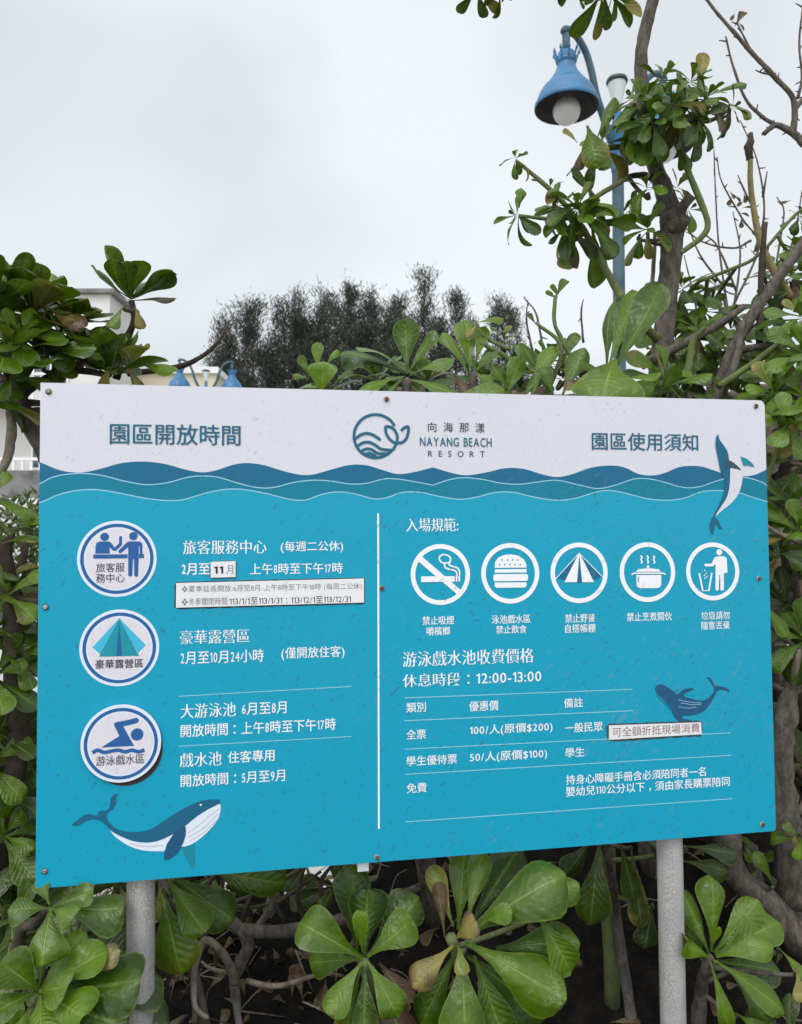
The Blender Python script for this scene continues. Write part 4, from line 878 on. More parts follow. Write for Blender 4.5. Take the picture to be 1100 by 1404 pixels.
sh.stem([P(1029, 218, Y+.05), P(1028, 200, Y+.05), P(1030, 182, Y+.05)], [.010, .013, .006], BARK_DARK, knob=.6)
sh.stem([P(1042, 470, Y), P(1043, 400, Y), P(1046, 345, Y), P(1050, 305, Y)], (.011, .007), BARK_DARK); sh.stem([P(880, 500, Y), P(930, 475, Y), P(985, 445, Y), P(1020, 420, Y)], [.016, .014, .012, .01], BARK, knob=.3)
sh.stem([P(960, 385, Y+.1), P(1000, 370, Y+.1), P(1040, 350, Y+.1), P(1090, 295, Y+.1), P(1115, 280, Y+.1)], (.006, .005), GREEN_STEM)
sh.stem([P(900, 530, Y-.1), P(940, 512, Y-.1), P(950, 470, Y-.1), P(968, 448, Y-.12)], (.013, .008), GREEN_STEM); sh.stem([P(1000, 540, Y-.1), P(1040, 560, Y-.1), P(1090, 575, Y-.1)], (.012, .01), BARK)
for (x, y, dy, px, ax, n, lg, sag) in ((935, 400, .2, 52, (-.2, -.4, .6), 9, .45, .4), (965, 430, .25, 52, (.2, -.4, .6), 8, .5, .3), (1000, 455, .3, 46, (.3, -.4, .6), 8, .45, .3), (925, 470, .15, 60, (-.1, -.5, .3), 8, .5, .5),
        (1085, 385, .1, 60, (-.2, -.4, .7), 10, .55, .3), (1100, 440, -.1, 66, (-.4, -.4, .6), 10, .75, .1), (1070, 480, 0, 60, (-.3, -.5, .5), 9, .7, .2), (1035, 505, .05, 58, (0, -.6, .5), 9, .55, .2), (1080, 530, -.1, 66, (-.3, -.5, .6), 9, .8, 0),
        (1000, 520, .2, 56, (0, -.5, .5), 8, .35, .2), (950, 515, .25, 56, (0, -.5, .5), 8, .3, .2), (905, 520, -.1, 64, (.5, -.6, .4), 8, .75, .1), (1090, 345, .1, 36, (-.2, -.3, .8), 7, .5, .3), (1050, 425, .25, 44, (0, -.5, .5), 8, .4, .3), (980, 395, .3, 34, (0, -.4, .6), 7, .4, .4), (1095, 300, .1, 26, (.2, -.3, .6), 6, .3, .8), (1060, 545, -.15, 60, (-.1, -.6, .5), 9, .7, .1), (1010, 545, 0, 56, (-.2, -.6, .5), 8, .45, .1), (1105, 490, -.2, 70, (-.4, -.5, .5), 10, .7, .1), (955, 455, .1, 52, (0, -.5, .5), 8, .55, .3), (1060, 380, .3, 44, (0, -.4, .6), 8, .45, .3), (925, 535, 0, 60, (0, -.6, .5), 9, .4, .2), (985, 480, .1, 48, (.1, -.5, .5), 8, .5, .3)):
    sh.pr(x, y, Y+dy, px, ax, n+3, spread=(25, 100), bend=(.1, .9), light=lg, old=.16, sag=sag, wide=.25, mat=LEAF if lg >= .45 else LEAF_DARK)
# --- tall tree-like shrub with the long trunk
tr = Shrub('coastal_tree', 'tall thin tree with brown trunk and wilted drooping leaves in front of the street lamp', G(.79, 2.42), 21, cat='tree')
Y = 2.35
tr.stem([tr.base, P(880, 1000, Y), P(886, 640, Y), P(903, 520, Y), P(913, 430, Y), P(920, 350, Y), P(922, 305, Y)], [.044, .040, .036, .033, .032, .032, .036], BARK, 'trunk', 14, .16)
tr.stem([P(922, 310, Y), P(917, 280, Y), P(904, 245, Y), P(893, 205, Y), P(886, 160, Y), P(879, 110, Y), P(881, 60, Y), P(893, 10, Y), P(905, -40, Y)], [.036, .030, .026, .0235, .022, .021, .0195, .0185, .017], BARK, 'trunk', 14, .14)
tr.stem([P(918, 300, Y-.02), P(935, 285, Y-.05), P(949, 268, Y-.07)], [.026, .016, .014], BARK, 'broken_stub'); tr.stem([P(922, 312, Y-.02), P(936, 302, Y-.05), P(938, 298, Y-.06)], [.03, .022, .016], BARK, 'broken_stub')
tr.stem([P(896, 245, Y), P(880, 240, Y-.02), P(856, 243, Y-.05)], (.012, .007), BARK_DARK)
Yb = 2.22
tr.stem([P(905, 470, Y), P(860, 420, Yb), P(845, 395, Yb), P(815, 340, Yb), P(790, 300, Yb), P(765, 270, Yb), P(735, 243, Yb), P(708, 220, Yb)], [.014, .0125, .0115, .010, .009, .008, .006, .0045], GREEN_STEM, 'branch')
tr.stem([P(790, 300, Yb), P(755, 300, Yb-.05), P(712, 296, Yb-.1)], (.006, .005), GREEN_STEM, 'branch'); tr.stem([P(795, 285, Yb), P(830, 262, Yb), P(862, 243, Yb+.05)], (.008, .007), GREEN_STEM, 'branch')
tr.stem([P(818, 205, Yb+.05), P(840, 202, Yb+.05), P(880, 200, Y)], (.009, .009), GREEN_STEM, 'branch')
tr.stem([P(893, 195, Y-.05), P(912, 170, Y-.12), P(940, 160, Y-.15)], (.010, .012), GREEN_STEM, 'branch')
tr.stem([P(918, 160, Y-.1), P(932, 205, Y-.12), P(955, 262, Y-.12), P(970, 305, Y-.12), P(962, 325, Y-.12), P(940, 342, Y-.12), P(934, 347, Y-.12)], [.010, .0095, .009, .009, .0085, .0075, .007], GREEN_STEM, 'branch', seg=8)
tr.stem([P(894, 400, Y+.1), P(897, 350, Y+.1), P(898, 320, Y+.1)], (.007, .006), BARK_PALE, 'branch')
LW = dict(wide=.205, cup=.7, old=.14)
def wr(x, y, Y_, px, ax, n, lg, sag, spread=(25, 105), bend=(.2, 1.1), mat=LEAF, **k): tr.pr(x, y, Y_, px, ax, n, spread=spread, bend=bend, light=lg, sag=sag, mat=mat, **{**LW, **k})
wr(792, 292, Yb-.02, 64, (-.1, -.4, .6), 15, .55, .35); wr(768, 285, Yb-.02, 48, (-.4, -.4, .4), 9, .5, .4); wr(780, 318, Yb, 52, (-.4, -.4, .1), 8, .4, .5, mat=LEAF_DARK); wr(806, 300, Yb+.05, 92, (.5, -.4, -.3), 4, .45, .3, wide=.30)
wr(712, 298, Yb-.1, 44, (-.7, -.3, .3), 8, .45, .5); wr(752, 262, Yb, 40, (.2, -.3, .7), 4, .4, .3, mat=LEAF_DARK); wr(708, 220, Yb, 32, (-.3, -.3, .7), 6, .5, .6)
wr(826, 205, Yb+.05, 66, (-.1, -.4, .6), 7, .5, .5); tr.leaves([((818, 192, Yb), (842, 135, Yb-.02), .17, dict(light=.75, up=(-.5, -.8, .2))), ((825, 192, Yb), (868, 140, Yb-.02), .18, dict(light=.5, up=(-.5, -.8, .2))), ((805, 172, Yb), (816, 225, Yb-.05), .3, dict(light=.6, cup=.6, age=.2)), ((800, 200, Yb), (793, 232, Yb), .22, dict(age=1)), ((792, 196, Yb), (773, 178, Yb), .3, dict(age=.35)),
    ((886, 160, Y-.1), (880, 222, Y-.16), .27, dict(light=.7, cup=.5)), ((866, 140, Y-.1), (868, 215, Y-.1), .2, dict(light=.2, age=.5)), ((955, 130, Y-.1), (964, 74, Y-.1), .19, dict(light=.15, age=.5, cup=.7)), ((975, 130, Y-.12), (1025, 112, Y-.12), .16, dict(light=.6)), ((1000, 142, Y-.1), (1034, 158, Y-.12), .36, dict(light=.4, age=.2)),
    ((780, 330, Yb), (776, 368, Yb), .34, dict(light=.4, age=.2, up=(.3, -1, 0))), ((878, 320, Y), (877, 354, Y), .3, dict(light=.4)), ((770, 300, Yb), (795, 365, Yb), .14, dict(age=1)), ((712, 285, Yb-.1), (716, 258, Yb-.1), .3, dict(light=.9)), ((806, 300, Yb), (850, 290, Yb), .32, dict(light=.7)), ((812, 310, Yb), (846, 350, Yb), .34, dict(light=.3, up=(0, -1, .3)))])
wr(884, 145, Y-.15, 60, (-.2, -.5, .7), 11, .5, .3); wr(905, 118, Y-.15, 56, (.3, -.4, .8), 10, .5, .3); wr(935, 150, Y-.15, 66, (.3, -.5, .2), 9, .45, .5); wr(966, 140, Y-.15, 56, (.3, -.4, .6), 10, .55, .3); wr(1000, 150, Y-.12, 40, (.6, -.3, .3), 6, .35, .6, mat=LEAF_DARK); wr(925, 195, Y-.12, 50, (.1, -.5, -.2), 6, .45, .6)
wr(918, 150, Y-.2, 62, (.1, -.6, .3), 12, .5, .35); wr(945, 118, Y-.12, 52, (.2, -.4, .7), 10, .5, .3); wr(895, 172, Y-.18, 56, (-.2, -.6, .1), 9, .4, .5); wr(956, 165, Y-.18, 50, (.3, -.6, .1), 9, .4, .5, mat=LEAF_DARK)
wr(868, 140, Y-.1, 44, (-.5, -.4, .6), 7, .45, .4, mat=LEAF_DARK)
wr(888, 262, Y-.1, 46, (-.2, -.4, .6), 8, .75, .1, old=.05); wr(926, 262, Y+.05, 46, (.3, -.3, .6), 7, .6, .3, old=.1); wr(888, 318, Y-.05, 48, (-.2, -.4, .3), 9, .55, .5); wr(866, 290, Y, 36, (-.4, -.4, .3), 5, .5, .5); wr(942, 290, Y+.1, 36, (.4, -.3, .3), 4, .9, .5, old=.0)
# overhanging tips at the very top of the frame
wr(826, -16, 2.1, 62, (.15, -.3, -.4), 11, .4, .9, old=.2, wide=.16); wr(838, -16, 2.1, 50, (.4, -.3, -.2), 8, .5, .5); wr(794, -20, 2.1, 34, (-.5, -.3, -.2), 7, .35, .5, mat=LEAF_DARK)
wr(655, -16, 2.1, 40, (-.2, -.3, -.5), 7, .35, .7, mat=LEAF_DARK, old=.5); wr(684, -12, 2.1, 30, (.4, -.3, -.3), 6, .4, .6, mat=LEAF_DARK)
tr.stem([P(905, -40, Y), P(870, -60, 2.2), P(820, -30, 2.1)], (.012, .006), GREEN_STEM, 'branch'); tr.stem([P(870, -60, 2.2), P(760, -70, 2.15), P(690, -45, 2.1), P(660, -25, 2.1)], (.009, .004), GREEN_STEM, 'branch')

# --- foliage rising behind the middle of the board
sh = Shrub('beach_shrub', 'fresh green shrub rising behind the middle of the board\'s white top edge', G(.1, 2.3), 22)
Y = 2.1
for pts, r in (([sh.base, P(560, 1000, Y), P(556, 640, Y), P(558, 520, Y)], (.03, .012)), ([P(556, 700, Y), P(470, 600, Y-.05), P(438, 530, Y-.1)], (.016, .009)), ([P(558, 700, Y), P(640, 600, Y), P(650, 510, Y)], (.018, .010)),
               ([P(640, 600, Y), P(690, 540, Y), P(705, 500, Y), P(660, 470, Y)], (.010, .006)), ([P(740, 560, Y), P(770, 480, Y-.05), P(735, 442, Y-.05)], (.008, .004)), ([P(800, 520, Y), P(770, 465, Y), P(760, 440, Y), P(762, 405, Y)], (.007, .005)), ([P(700, 480, Y), P(665, 462, Y), P(652, 440, Y)], (.006, .004))):
    sh.stem(pts, r, GREEN_STEM if r[0] < .012 else BARK)
sh.leaves([((440, 545, Y-.12), (443, 497, Y-.14), .48, dict(light=.75, up=(0, -1, .2), bend=.1)), ((425, 520, Y-.1), (402, 512, Y-.1), .3, dict(light=.8)), ((436, 510, Y), (434, 470, Y), .22, dict(light=.9)), ((425, 520, Y), (412, 488, Y), .2, dict(light=.7)), ((445, 505, Y), (462, 478, Y), .2, dict(light=.6)),
           ((556, 512, Y), (492, 470, Y-.05), .23, dict(light=.9, bend=.8, up=(0, -.3, .9))), ((556, 512, Y), (468, 478, Y+.03), .2, dict(light=.45, bend=.5)), ((558, 510, Y), (556, 440, Y+.02), .26, dict(light=.45, up=(0, -1, .2), bend=-.1)), ((560, 512, Y), (594, 455, Y), .2, dict(light=.85)), ((562, 515, Y), (622, 492, Y-.06), .24, dict(light=.8, bend=.6)),
           ((562, 520, Y-.03), (640, 545, Y-.10), .24, dict(light=.9, bend=.4)), ((552, 518, Y-.02), (512, 560, Y-.06), .22, dict(light=.5)), ((550, 516, Y-.02), (490, 535, Y-.06), .22, dict(light=.85)), ((560, 525, Y), (600, 560, Y-.04), .2, dict(light=.3)),
           ((645, 512, Y), (640, 438, Y+.04), .22, dict(light=.75)), ((650, 512, Y), (680, 478, Y), .24, dict(light=.55)), ((648, 514, Y), (680, 520, Y-.05), .3, dict(light=.75, bend=.6)), ((642, 512, Y), (612, 452, Y+.02), .2, dict(light=.9)), ((652, 500, Y), (665, 450, Y), .2, dict(light=.95)), ((690, 550, Y-.05), (712, 490, Y-.06), .22, dict(light=.8, up=(.2, -1, .1))), ((705, 548, Y-.05), (680, 505, Y-.05), .26, dict(light=.7)), ((715, 548, Y-.05), (745, 510, Y-.05), .24, dict(light=.55)),
           ((655, 442, Y), (690, 436, Y), .22, dict(light=.7)), ((655, 445, Y), (640, 462, Y), .3, dict(age=.6)), ((620, 510, Y), (640, 540, Y-.05), .2, dict(age=.95)), ((735, 445, Y-.05), (722, 432, Y-.05), .3, dict(light=.3, cup=.8)), ((762, 408, Y), (778, 384, Y), .26, dict(light=.5, cup=.7)), ((762, 410, Y), (750, 398, Y), .4, dict(light=.5)), ((765, 408, Y), (758, 390, Y), .35, dict(light=.7)), ((600, 555, Y-.1), (690, 535, Y-.1), .2, dict(light=.9))])
for (x, y, dy, px, ax, n, lg) in ((585, 530, .1, 62, (0, -.5, .7), 10, .5), (520, 525, .12, 56, (-.2, -.4, .7), 9, .5), (665, 530, .1, 60, (.1, -.4, .7), 10, .55), (715, 515, .1, 60, (0, -.4, .7), 9, .5), (750, 500, .15, 56, (.1, -.4, .8), 8, .6), (450, 540, .1, 50, (-.1, -.4, .7), 7, .6), (690, 470, .25, 36, (0, -.4, .7), 6, .5), (770, 520, .1, 60, (.2, -.4, .6), 9, .6)):
    sh.pr(x, y, Y+dy, px, ax, n, spread=(15, 90), light=lg, wide=.24, old=.06)
# --- big paddle leaves in front of the trunk
sh = Shrub('beach_shrub', 'shrub with the biggest pale green paddle leaves, standing before the brown trunk', G(.58, 2.15), 23)
Y = 2.0
sh.stem([sh.base, P(830, 1000, Y+.1), P(836, 640, Y+.05), P(834, 560, Y), P(838, 500, Y)], (.022, .012), GREEN_STEM)
sh.leaves([((842, 492, Y-.03), (824, 540, Y-.12), .62, dict(light=.8, bend=.25, up=(0, -1, .35), cup=.1)), ((834, 505, Y), (868, 402, Y+.02), .17, dict(light=.7, up=(-.4, -.9, .2), bend=.1)), ((842, 510, Y-.03), (906, 395, Y-.03), .20, dict(light=.55, up=(-.5, -.9, .3), bend=.15)),
           ((832, 510, Y+.02), (836, 412, Y+.05), .16, dict(light=.4, up=(-.7, -.6, .2))), ((845, 500, Y+.05), (868, 392, Y+.12), .12, dict(light=.5)), ((836, 520, Y), (800, 500, Y-.02), .2, dict(light=.4)), ((820, 545, Y), (778, 525, Y-.05), .28, dict(age=.72, light=1)), ((850, 520, Y), (905, 515, Y-.05), .16, dict(light=.8)),
           ((905, 545, Y+.1), (925, 500, Y+.05), .3, dict(light=.8)), ((900, 535, Y+.1), (975, 512, Y+.02), .17, dict(light=.9, bend=.5)), ((898, 535, Y+.1), (895, 500, Y+.05), .3, dict(light=.65)), ((760, 545, Y), (742, 500, Y), .25, dict(light=.6)), ((770, 545, Y), (800, 480, Y+.05), .2, dict(light=.5)), ((728, 548, Y+.02), (755, 470, Y+.05), .16, dict(light=.75)), ((770, 500, Y+.1), (790, 455, Y+.1), .2, dict(light=.6)), ((745, 520, Y+.1), (715, 470, Y+.12), .22, dict(light=.6))])
# --- hidden hedge interior behind the board
hr = random.Random(77)
HEDGE_LABELS = ['dense dark hedge plant behind the left third of the board', 'dense dark hedge plant glimpsed in the gap under the middle of the board', 'dense dark hedge plant growing against the wooden fence behind the board', 'dense dark hedge plant behind the thick bent stems right of the board']
for i, (bx, by) in enumerate(((-.65, 2.55), (.02, 2.75), (.62, 2.75), (1.45, 2.7))):
    sh = Shrub('hedge_shrub', HEDGE_LABELS[i], G(bx, by), 40+i, group='hedge plants behind the board')
    for j in range(7):
        x = bx+hr.uniform(-.35, .35); z = hr.uniform(.7, 1.6); pts = [sh.base, Vector((bx+hr.uniform(-.12, .12), by+hr.uniform(-.1, .1), z*.5)), Vector((x, by+hr.uniform(-.25, .2), z))]
        sh.stem(pts, (.022, .009), BARK_DARK)
        for k in range(5):
            t = hr.uniform(.45, 1); p = pts[1].lerp(pts[2], t)+Vector((hr.uniform(-.2, .2), hr.uniform(-.2, .2), hr.uniform(-.15, .12)))
            if p.z > 1.68: p.z = 1.6
            if i == 0 and p.z < .62: continue
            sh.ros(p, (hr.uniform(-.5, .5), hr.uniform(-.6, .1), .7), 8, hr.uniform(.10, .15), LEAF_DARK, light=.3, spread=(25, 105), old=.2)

# --- bare twiggy shrub, upper right
bt = Shrub('bare_shrub', 'leafless grey twigs with a few dead leaves against the sky at upper right', G(1.75, 2.9), 31)
Y = 2.75
r = bt.rng
def twig(pts, r0, r1, n=7, mat=BARK, buds=True):
    pts = [P(*p) for p in pts]; bt.stem(pts, (r0, r1), mat, 'branch', n, .25)
    cs = catmull(pts, 6)
    if buds:
        for p in cs[2::3]:
            if r.random() < .75:
                q = p+Vector((r.uniform(-1, 1), r.uniform(-.3, .3), r.uniform(-.4, 1))).normalized()*r.uniform(.012, .032); bt.stem([p, (p+q)/2, q], (.0035, .0018), mat, 'twig', 5, .1, 2)
bt.stem([bt.base, P(1190, 800, Y), P(1170, 400, Y), P(1120, 225, Y), P(1098, 190, Y)], [.035, .03, .024, .018, .016], BARK, 'branch')
twig([(1098, 192, Y), (1080, 178, Y), (1062, 172, Y), (1048, 184, Y)], .014, .008); twig([(1088, 182, Y), (1090, 155, Y), (1086, 132, Y), (1062, 105, Y), (1038, 80, Y), (1010, 48, Y), (985, 20, Y), (962, -10, Y)], .012, .005)
twig([(1090, 150, Y), (1105, 130, Y), (1120, 110, Y)], .010, .006); twig([(1094, 135, Y), (1100, 105, Y), (1096, 60, Y), (1102, 0, Y)], .006, .003)
twig([(1068, 174, Y), (1045, 160, Y), (1022, 135, Y), (1005, 90, Y), (995, 50, Y)], .008, .003); twig([(1035, 78, Y), (1020, 50, Y), (1010, 30, Y)], .004, .0025); twig([(1060, 103, Y), (1045, 100, Y), (1036, 96, Y)], .004, .002); twig([(1058, 172, Y), (1045, 183, Y)], .006, .003)
bt.leaves([((1008, 36, Y), (1022, 18, Y), .3, dict(age=1, cup=.8)), ((1012, 30, Y), (1020, 42, Y), .3, dict(age=1, cup=.8)), ((1008, 18, Y), (1003, 28, Y), .3, dict(age=1, cup=.9))], LEAF_DARK)
Y = 3.0
bt.stem([bt.base, P(1060, 700, Y), P(1020, 480, Y), P(1000, 420, Y)], [.02, .016, .011, .008], BARK, 'branch')
for pts in ([(1000, 440, Y), (992, 385, Y), (985, 330, Y), (981, 260, Y), (979, 205, Y)], [(1005, 420, Y), (1040, 340, Y), (1018, 300, Y), (990, 250, Y), (983, 215, Y)], [(990, 390, Y), (960, 350, Y), (940, 300, Y)], [(1005, 430, Y), (1015, 350, Y), (1005, 290, Y)], [(1035, 345, Y), (1048, 290, Y), (1038, 220, Y), (1015, 165, Y)], [(1046, 270, Y), (1052, 235, Y)],
            [(1055, 420, Y), (1068, 340, Y), (1075, 290, Y), (1065, 270, Y)], [(1010, 400, Y), (985, 340, Y), (965, 320, Y)], [(1070, 380, Y), (1090, 320, Y), (1100, 260, Y)], [(960, 450, Y), (950, 400, Y), (938, 350, Y)], [(1030, 330, Y), (1005, 340, Y), (960, 330, Y), (930, 300, Y)], [(1040, 300, Y), (1020, 260, Y), (1012, 240, Y)],
            [(730, 480, Y), (722, 440, Y), (724, 412, Y)], [(745, 480, Y), (735, 430, Y), (720, 410, Y)], [(800, 470, Y), (797, 430, Y), (800, 410, Y)]):
    twig(pts, .0055, .0022, 5)
sp_ = []
for q in ((1003, 270), (1000, 262), (1018, 285), (1022, 275), (1016, 300), (1020, 265), (1014, 292), (1090, 282), (1084, 275), (945, 380), (1006, 268)):
    a = r.uniform(0, 6.28); sp_.append(((q[0], q[1], Y), (q[0]+13*cos(a), q[1]+abs(13*sin(a)), Y), .3, dict(age=1.0, cup=.9)))
bt.leaves(sp_, LEAF_DARK)

# ---- thin stalks that tie every leaf cluster to its plant's nearest stem
for sh in ALL:
    ax = list(sh.axes)
    for p, a in sh.tips:
        if not ax: continue
        q = min(ax, key=lambda v: (v-p).length+(.3*max(0, v.z-p.z))+(.5*max(0, p.y-.02-v.y))); d = (q-p).length
        if d < .03 or d > 1.0: continue
        back = -a if a is not None else Vector((0, .5, -.5))
        if back.z > 0: back.z *= .2
        sh.stem([p+back*.004, p+back*min(.05, d*.3), p.lerp(q, .55)+Vector((sh.rng.uniform(-.03, .03)*d, .12*d, -.10*d)), q], (.0042 if a is None else .0055, .0065), GREEN_STEM if sh.rng.random() < .5 else BARK, 'stalk', 6, .12, 5)
# ------------------------------------------------------------------ leaf litter on the soil
rg = random.Random(5); mb = MB()
for i in range(1500):
    x = rg.uniform(-1.7, 2.0); y = rg.uniform(1.35, 3.1)
    if rg.random() > (1.0 if x < .2 else .22): continue
    L = rg.uniform(.03, .095); a = rg.uniform(0, 6.28); z = soil_height(x, y)+.028+rg.uniform(0, .03)
    leaf(mb, Vector((x, y, z)), Vector((cos(a), sin(a), rg.uniform(-.1, .5))), Vector((rg.uniform(-.5, .5), rg.uniform(-.6, .2), 1)), L, L*.25, rg.uniform(-1.6, 1.8), rg.uniform(-.6, .9), rg, rg.uniform(.92, 1.2), 0, .6, .2)
for i in range(420):
    x = rg.uniform(-1.6, 1.9); y = rg.uniform(1.45, 3.1); a = rg.uniform(0, 6.28); l = rg.uniform(.05, .22); z = soil_height(x, y)+.03
    p = Vector((x, y, z)); q = p+Vector((cos(a)*l, sin(a)*l, rg.uniform(0, .08))); tube(mb, [p, (p+q)/2+Vector((rg.uniform(-.02, .02), 0, .02)), q], (.0022, .0012), 5, 3, mi=1)
LITTER = leaf_material('dead_leaf', (.05, .026, .014), (.10, .058, .032), .1, .05)
for i in range(len(mb.c)): mb.c[i] = (mb.c[i][0]*2.5 % 1, .1+.75*((i//72) % 5 == 0), mb.c[i][2], 1)
tag(mb.build('leaf_litter', [LITTER, BARK_PALE]), kind='stuff')

# ------------------------------------------------------------------ wooden fence behind the hedge
fe = thing('wooden_fence', 'brown weathered plank fence behind the plants at the right, just above the board', 'fence', (1.3, 3.35, .0))
M_WOOD = MT('old_fence_wood'); ob = M_WOOD.n('ShaderNodeTexCoord').outputs['Object']; oi = M_WOOD.n('ShaderNodeAttribute', attribute_name='tint')
f = M_WOOD.noise(M_WOOD.mapping(ob, sc=(9, 9, .7)), 5, 6, .65); c = M_WOOD.mix(M_WOOD.ramp(f, (.35, .65)), (.13, .072, .045), (.055, .036, .028)); c = M_WOOD.mix(oi.outputs['Color'], c, (.13, .115, .10)); M_WOOD.bump(f, .006, .8); M_WOOD = M_WOOD.P(col=c, rough=.85, spec=.2)
mb = MB(); x = -.02; rg = random.Random(9)
while x < 2.6:
    w = rg.uniform(.075, .095); h = 2.19+rg.uniform(-.06, .04); n0 = len(mb.v); box(mb, (x, 3.33, .0), (x+w, 3.352, h)); t = rg.random()*.8
    for i in range(n0, len(mb.v)): mb.c[i] = (t, t, t, 1)
    mb.v[n0+4] = (x+.004, 3.33, h-rg.uniform(0, .02)); x += w+rg.choice((.006, .012, .02, .03))
mb.build('planks', M_WOOD, fe, fe.location, smooth=False)
for z in (.5, 1.75):
    mb = MB(); box(mb, (-.05, 3.3525, z), (2.65, 3.40, z+.09)); mb.build('rail', M_WOOD, fe, fe.location, smooth=False)

# ------------------------------------------------------------------ street lamps
M_LBLUE = simple('lamp_blue_paint', (.030, .150, .31), .42, .16, 7, 0, .4, .003, (.03, .115, .22))
M_LTEAL = simple('weathered_teal_paint', (.075, .125, .145), .55, .2, 9, 0, .2, .003, (.045, .09, .12))
M_LIN = simple('shade_inside', (.055, .052, .05), .6, .3, 14, 0, .3)
M_GLOBE = MT('milky_globe').P(col=(.52, .51, .50), rough=.35, spec=.5)
M_LCAP = simple('lamp_cap_dark', (.04, .055, .06), .5, .2, 10)
M_FROST = MT('frosted_cone'); M_FROST.P(col=(.78, .80, .80), rough=.4, **{'Transmission Weight': .35}); M_FROST = M_FROST.mat
def make_lamp(label, loc, ang):
    lp = thing('street_lamp', label, 'street lamp', loc, (0, 0, ang), 'blue twin arm street lamps')
    mb = MB(); lathe(mb, [(0, 0), (.16, 0), (.16, .04), (.10, .07), (.085, .6), (.075, .62), (.052, .68), (.048, 2.5), (.046, 4.50)], n=24); mb.build('pole', M_LTEAL, lp)
    mb = MB(); lathe(mb, [(.05, 4.42), (.056, 4.46), (.056, 4.56), (.075, 4.66), (.105, 4.74), (.108, 4.76), (.07, 4.77), (.045, 4.80), (.03, 4.92), (.0, 4.92)], n=24); mb.build('pole_head', M_LBLUE, lp)
    mb = MB(); lathe(mb, [(.0, 4.925), (.028, 4.925), (.035, 4.97), (.07, 5.12), (.072, 5.14), (0, 5.14)], n=20); fr = mb.build('top_light', M_FROST, lp)
    mb = MB(); lathe(mb, [(0, 5.142), (.082, 5.142), (.086, 5.152), (.078, 5.175), (.04, 5.19), (0, 5.192)], n=20); mb.build('cap', M_LCAP, fr)
    for s_ in (-1, 1):
        A3 = [Vector((s_*e_, 0, z)) for e_, z in ((.02, 4.62), (.085, 4.68), (.15, 4.80), (.235, 4.97), (.285, 5.14), (.345, 5.27), (.43, 5.355), (.51, 5.385), (.565, 5.375), (.585, 5.345))]
        mb = MB(); tube(mb, A3, [.030, .030, .029, .028, .027, .026, .026, .026, .028, .024], 12, 6); ar = mb.build('arm', M_LTEAL, lp)
        mb = MB(); lathe(mb, [(.0, 0), (.03, 0), (.03, .15), (.0, .15)], (s_*.555, 0, 5.19), 16); mb.build('hanger', M_LTEAL, ar)
        c = (s_*.555, 0, 4.765); mb = MB()
        lathe(mb, [(.238, 0), (.243, .006), (.240, .035), (.230, .042), (.222, .075), (.205, .115), (.180, .155), (.168, .168), (.160, .170), (.136, .205), (.110, .240), (.090, .272), (.076, .305), (.069, .330), (.067, .345), (.076, .352), (.078, .366), (.068, .374), (.062, .43), (.0, .43)], c, 36)
        sd_ = mb.build('lamp_shade', M_LBLUE, lp)
        mb = MB(); lathe(mb, [(.236, .001), (.222, .028), (.198, .072), (.150, .135), (.10, .18), (.0, .20)], c, 36); mb.build('shade_lining', M_LIN, sd_)
        mb = MB()
        for k in range(9):
            a = 2*pi*k/9; ca_, sa_ = cos(a), sin(a); q = lambda r_, z_: Vector((c[0]+r_*ca_, c[1]+r_*sa_, c[2]+z_))
            tube(mb, [q(.070, .365), q(.082, .40), q(.094, .43), q(.100, .455)], [.010, .008, .008, .004], 6, 3); tube(mb, [q(.098, .418), q(.096, .43), q(.090, .446)], [.006, .011, .005], 6, 3)
        mb.build('crown_rim', M_LBLUE, sd_)
        mb = MB(); lathe(mb, [(.0, -.124)]+[(.104*sin(pi*t/12), -.02-.104*cos(pi*t/12)) for t in range(1, 11)]+[(.045, .11), (.0, .14)], c, 28); mb.build('globe_bulb', M_GLOBE, lp)
    return lp
p = P(852, 700, 6.0); make_lamp('big blue street lamp with bell shades and round white bulbs, rising behind the wilted tree', (p.x, p.y, 0), math.atan2(.30, .475))
p = P(281, 700, 16.6); lp2 = make_lamp('small distant blue street lamp peeping over the white left half of the board', (p.x, p.y, 0), radians(12))

# ------------------------------------------------------------------ buildings at left
M_WALL = simple('cream_render', (.62, .60, .57), .85, .08, .5); M_WALL2 = simple('warm_render', (.62, .55, .42), .85, .08, .5); M_TRIM = simple('white_trim', (.74, .74, .73), .7, .06, 1)
M_GLASS = MT('window_glass').P(col=(.05, .07, .09), rough=.08, spec=.6); M_ROOF = simple('grey_roof', (.22, .21, .20), .9, .2, 3)
def bpart(parent, name, mat, *boxes):
    mb = MB()
    for a, b in boxes: box(mb, a, b)
    return mb.build(name, mat, parent, smooth=False)
def window(parent, x, y, z, w, h):
    f_ = bpart(parent, 'window', M_TRIM, ((x-.06, y-.06, z-.06), (x+w+.06, y+.02, z)), ((x-.06, y-.06, z+h), (x+w+.06, y+.02, z+h+.06)), ((x-.06, y-.06, z), (x, y+.02, z+h)), ((x+w, y-.06, z), (x+w+.06, y+.02, z+h)), ((x+w/2-.025, y-.045, z), (x+w/2+.025, y+.015, z+h)))
    bpart(f_, 'pane', M_GLASS, ((x+.002, y-.02, z+.002), (x+w/2-.027, y+.01, z+h-.002)), ((x+w/2+.027, y-.02, z+.002), (x+w-.002, y+.01, z+h-.002)))
bd = thing('apartment_building', 'cream apartment house with balconies and small windows at the far left', 'building', P(60, 748, 27)*Vector((1, 1, 0)) if False else Vector((-12.8, 27, 0)))
b = bd.location
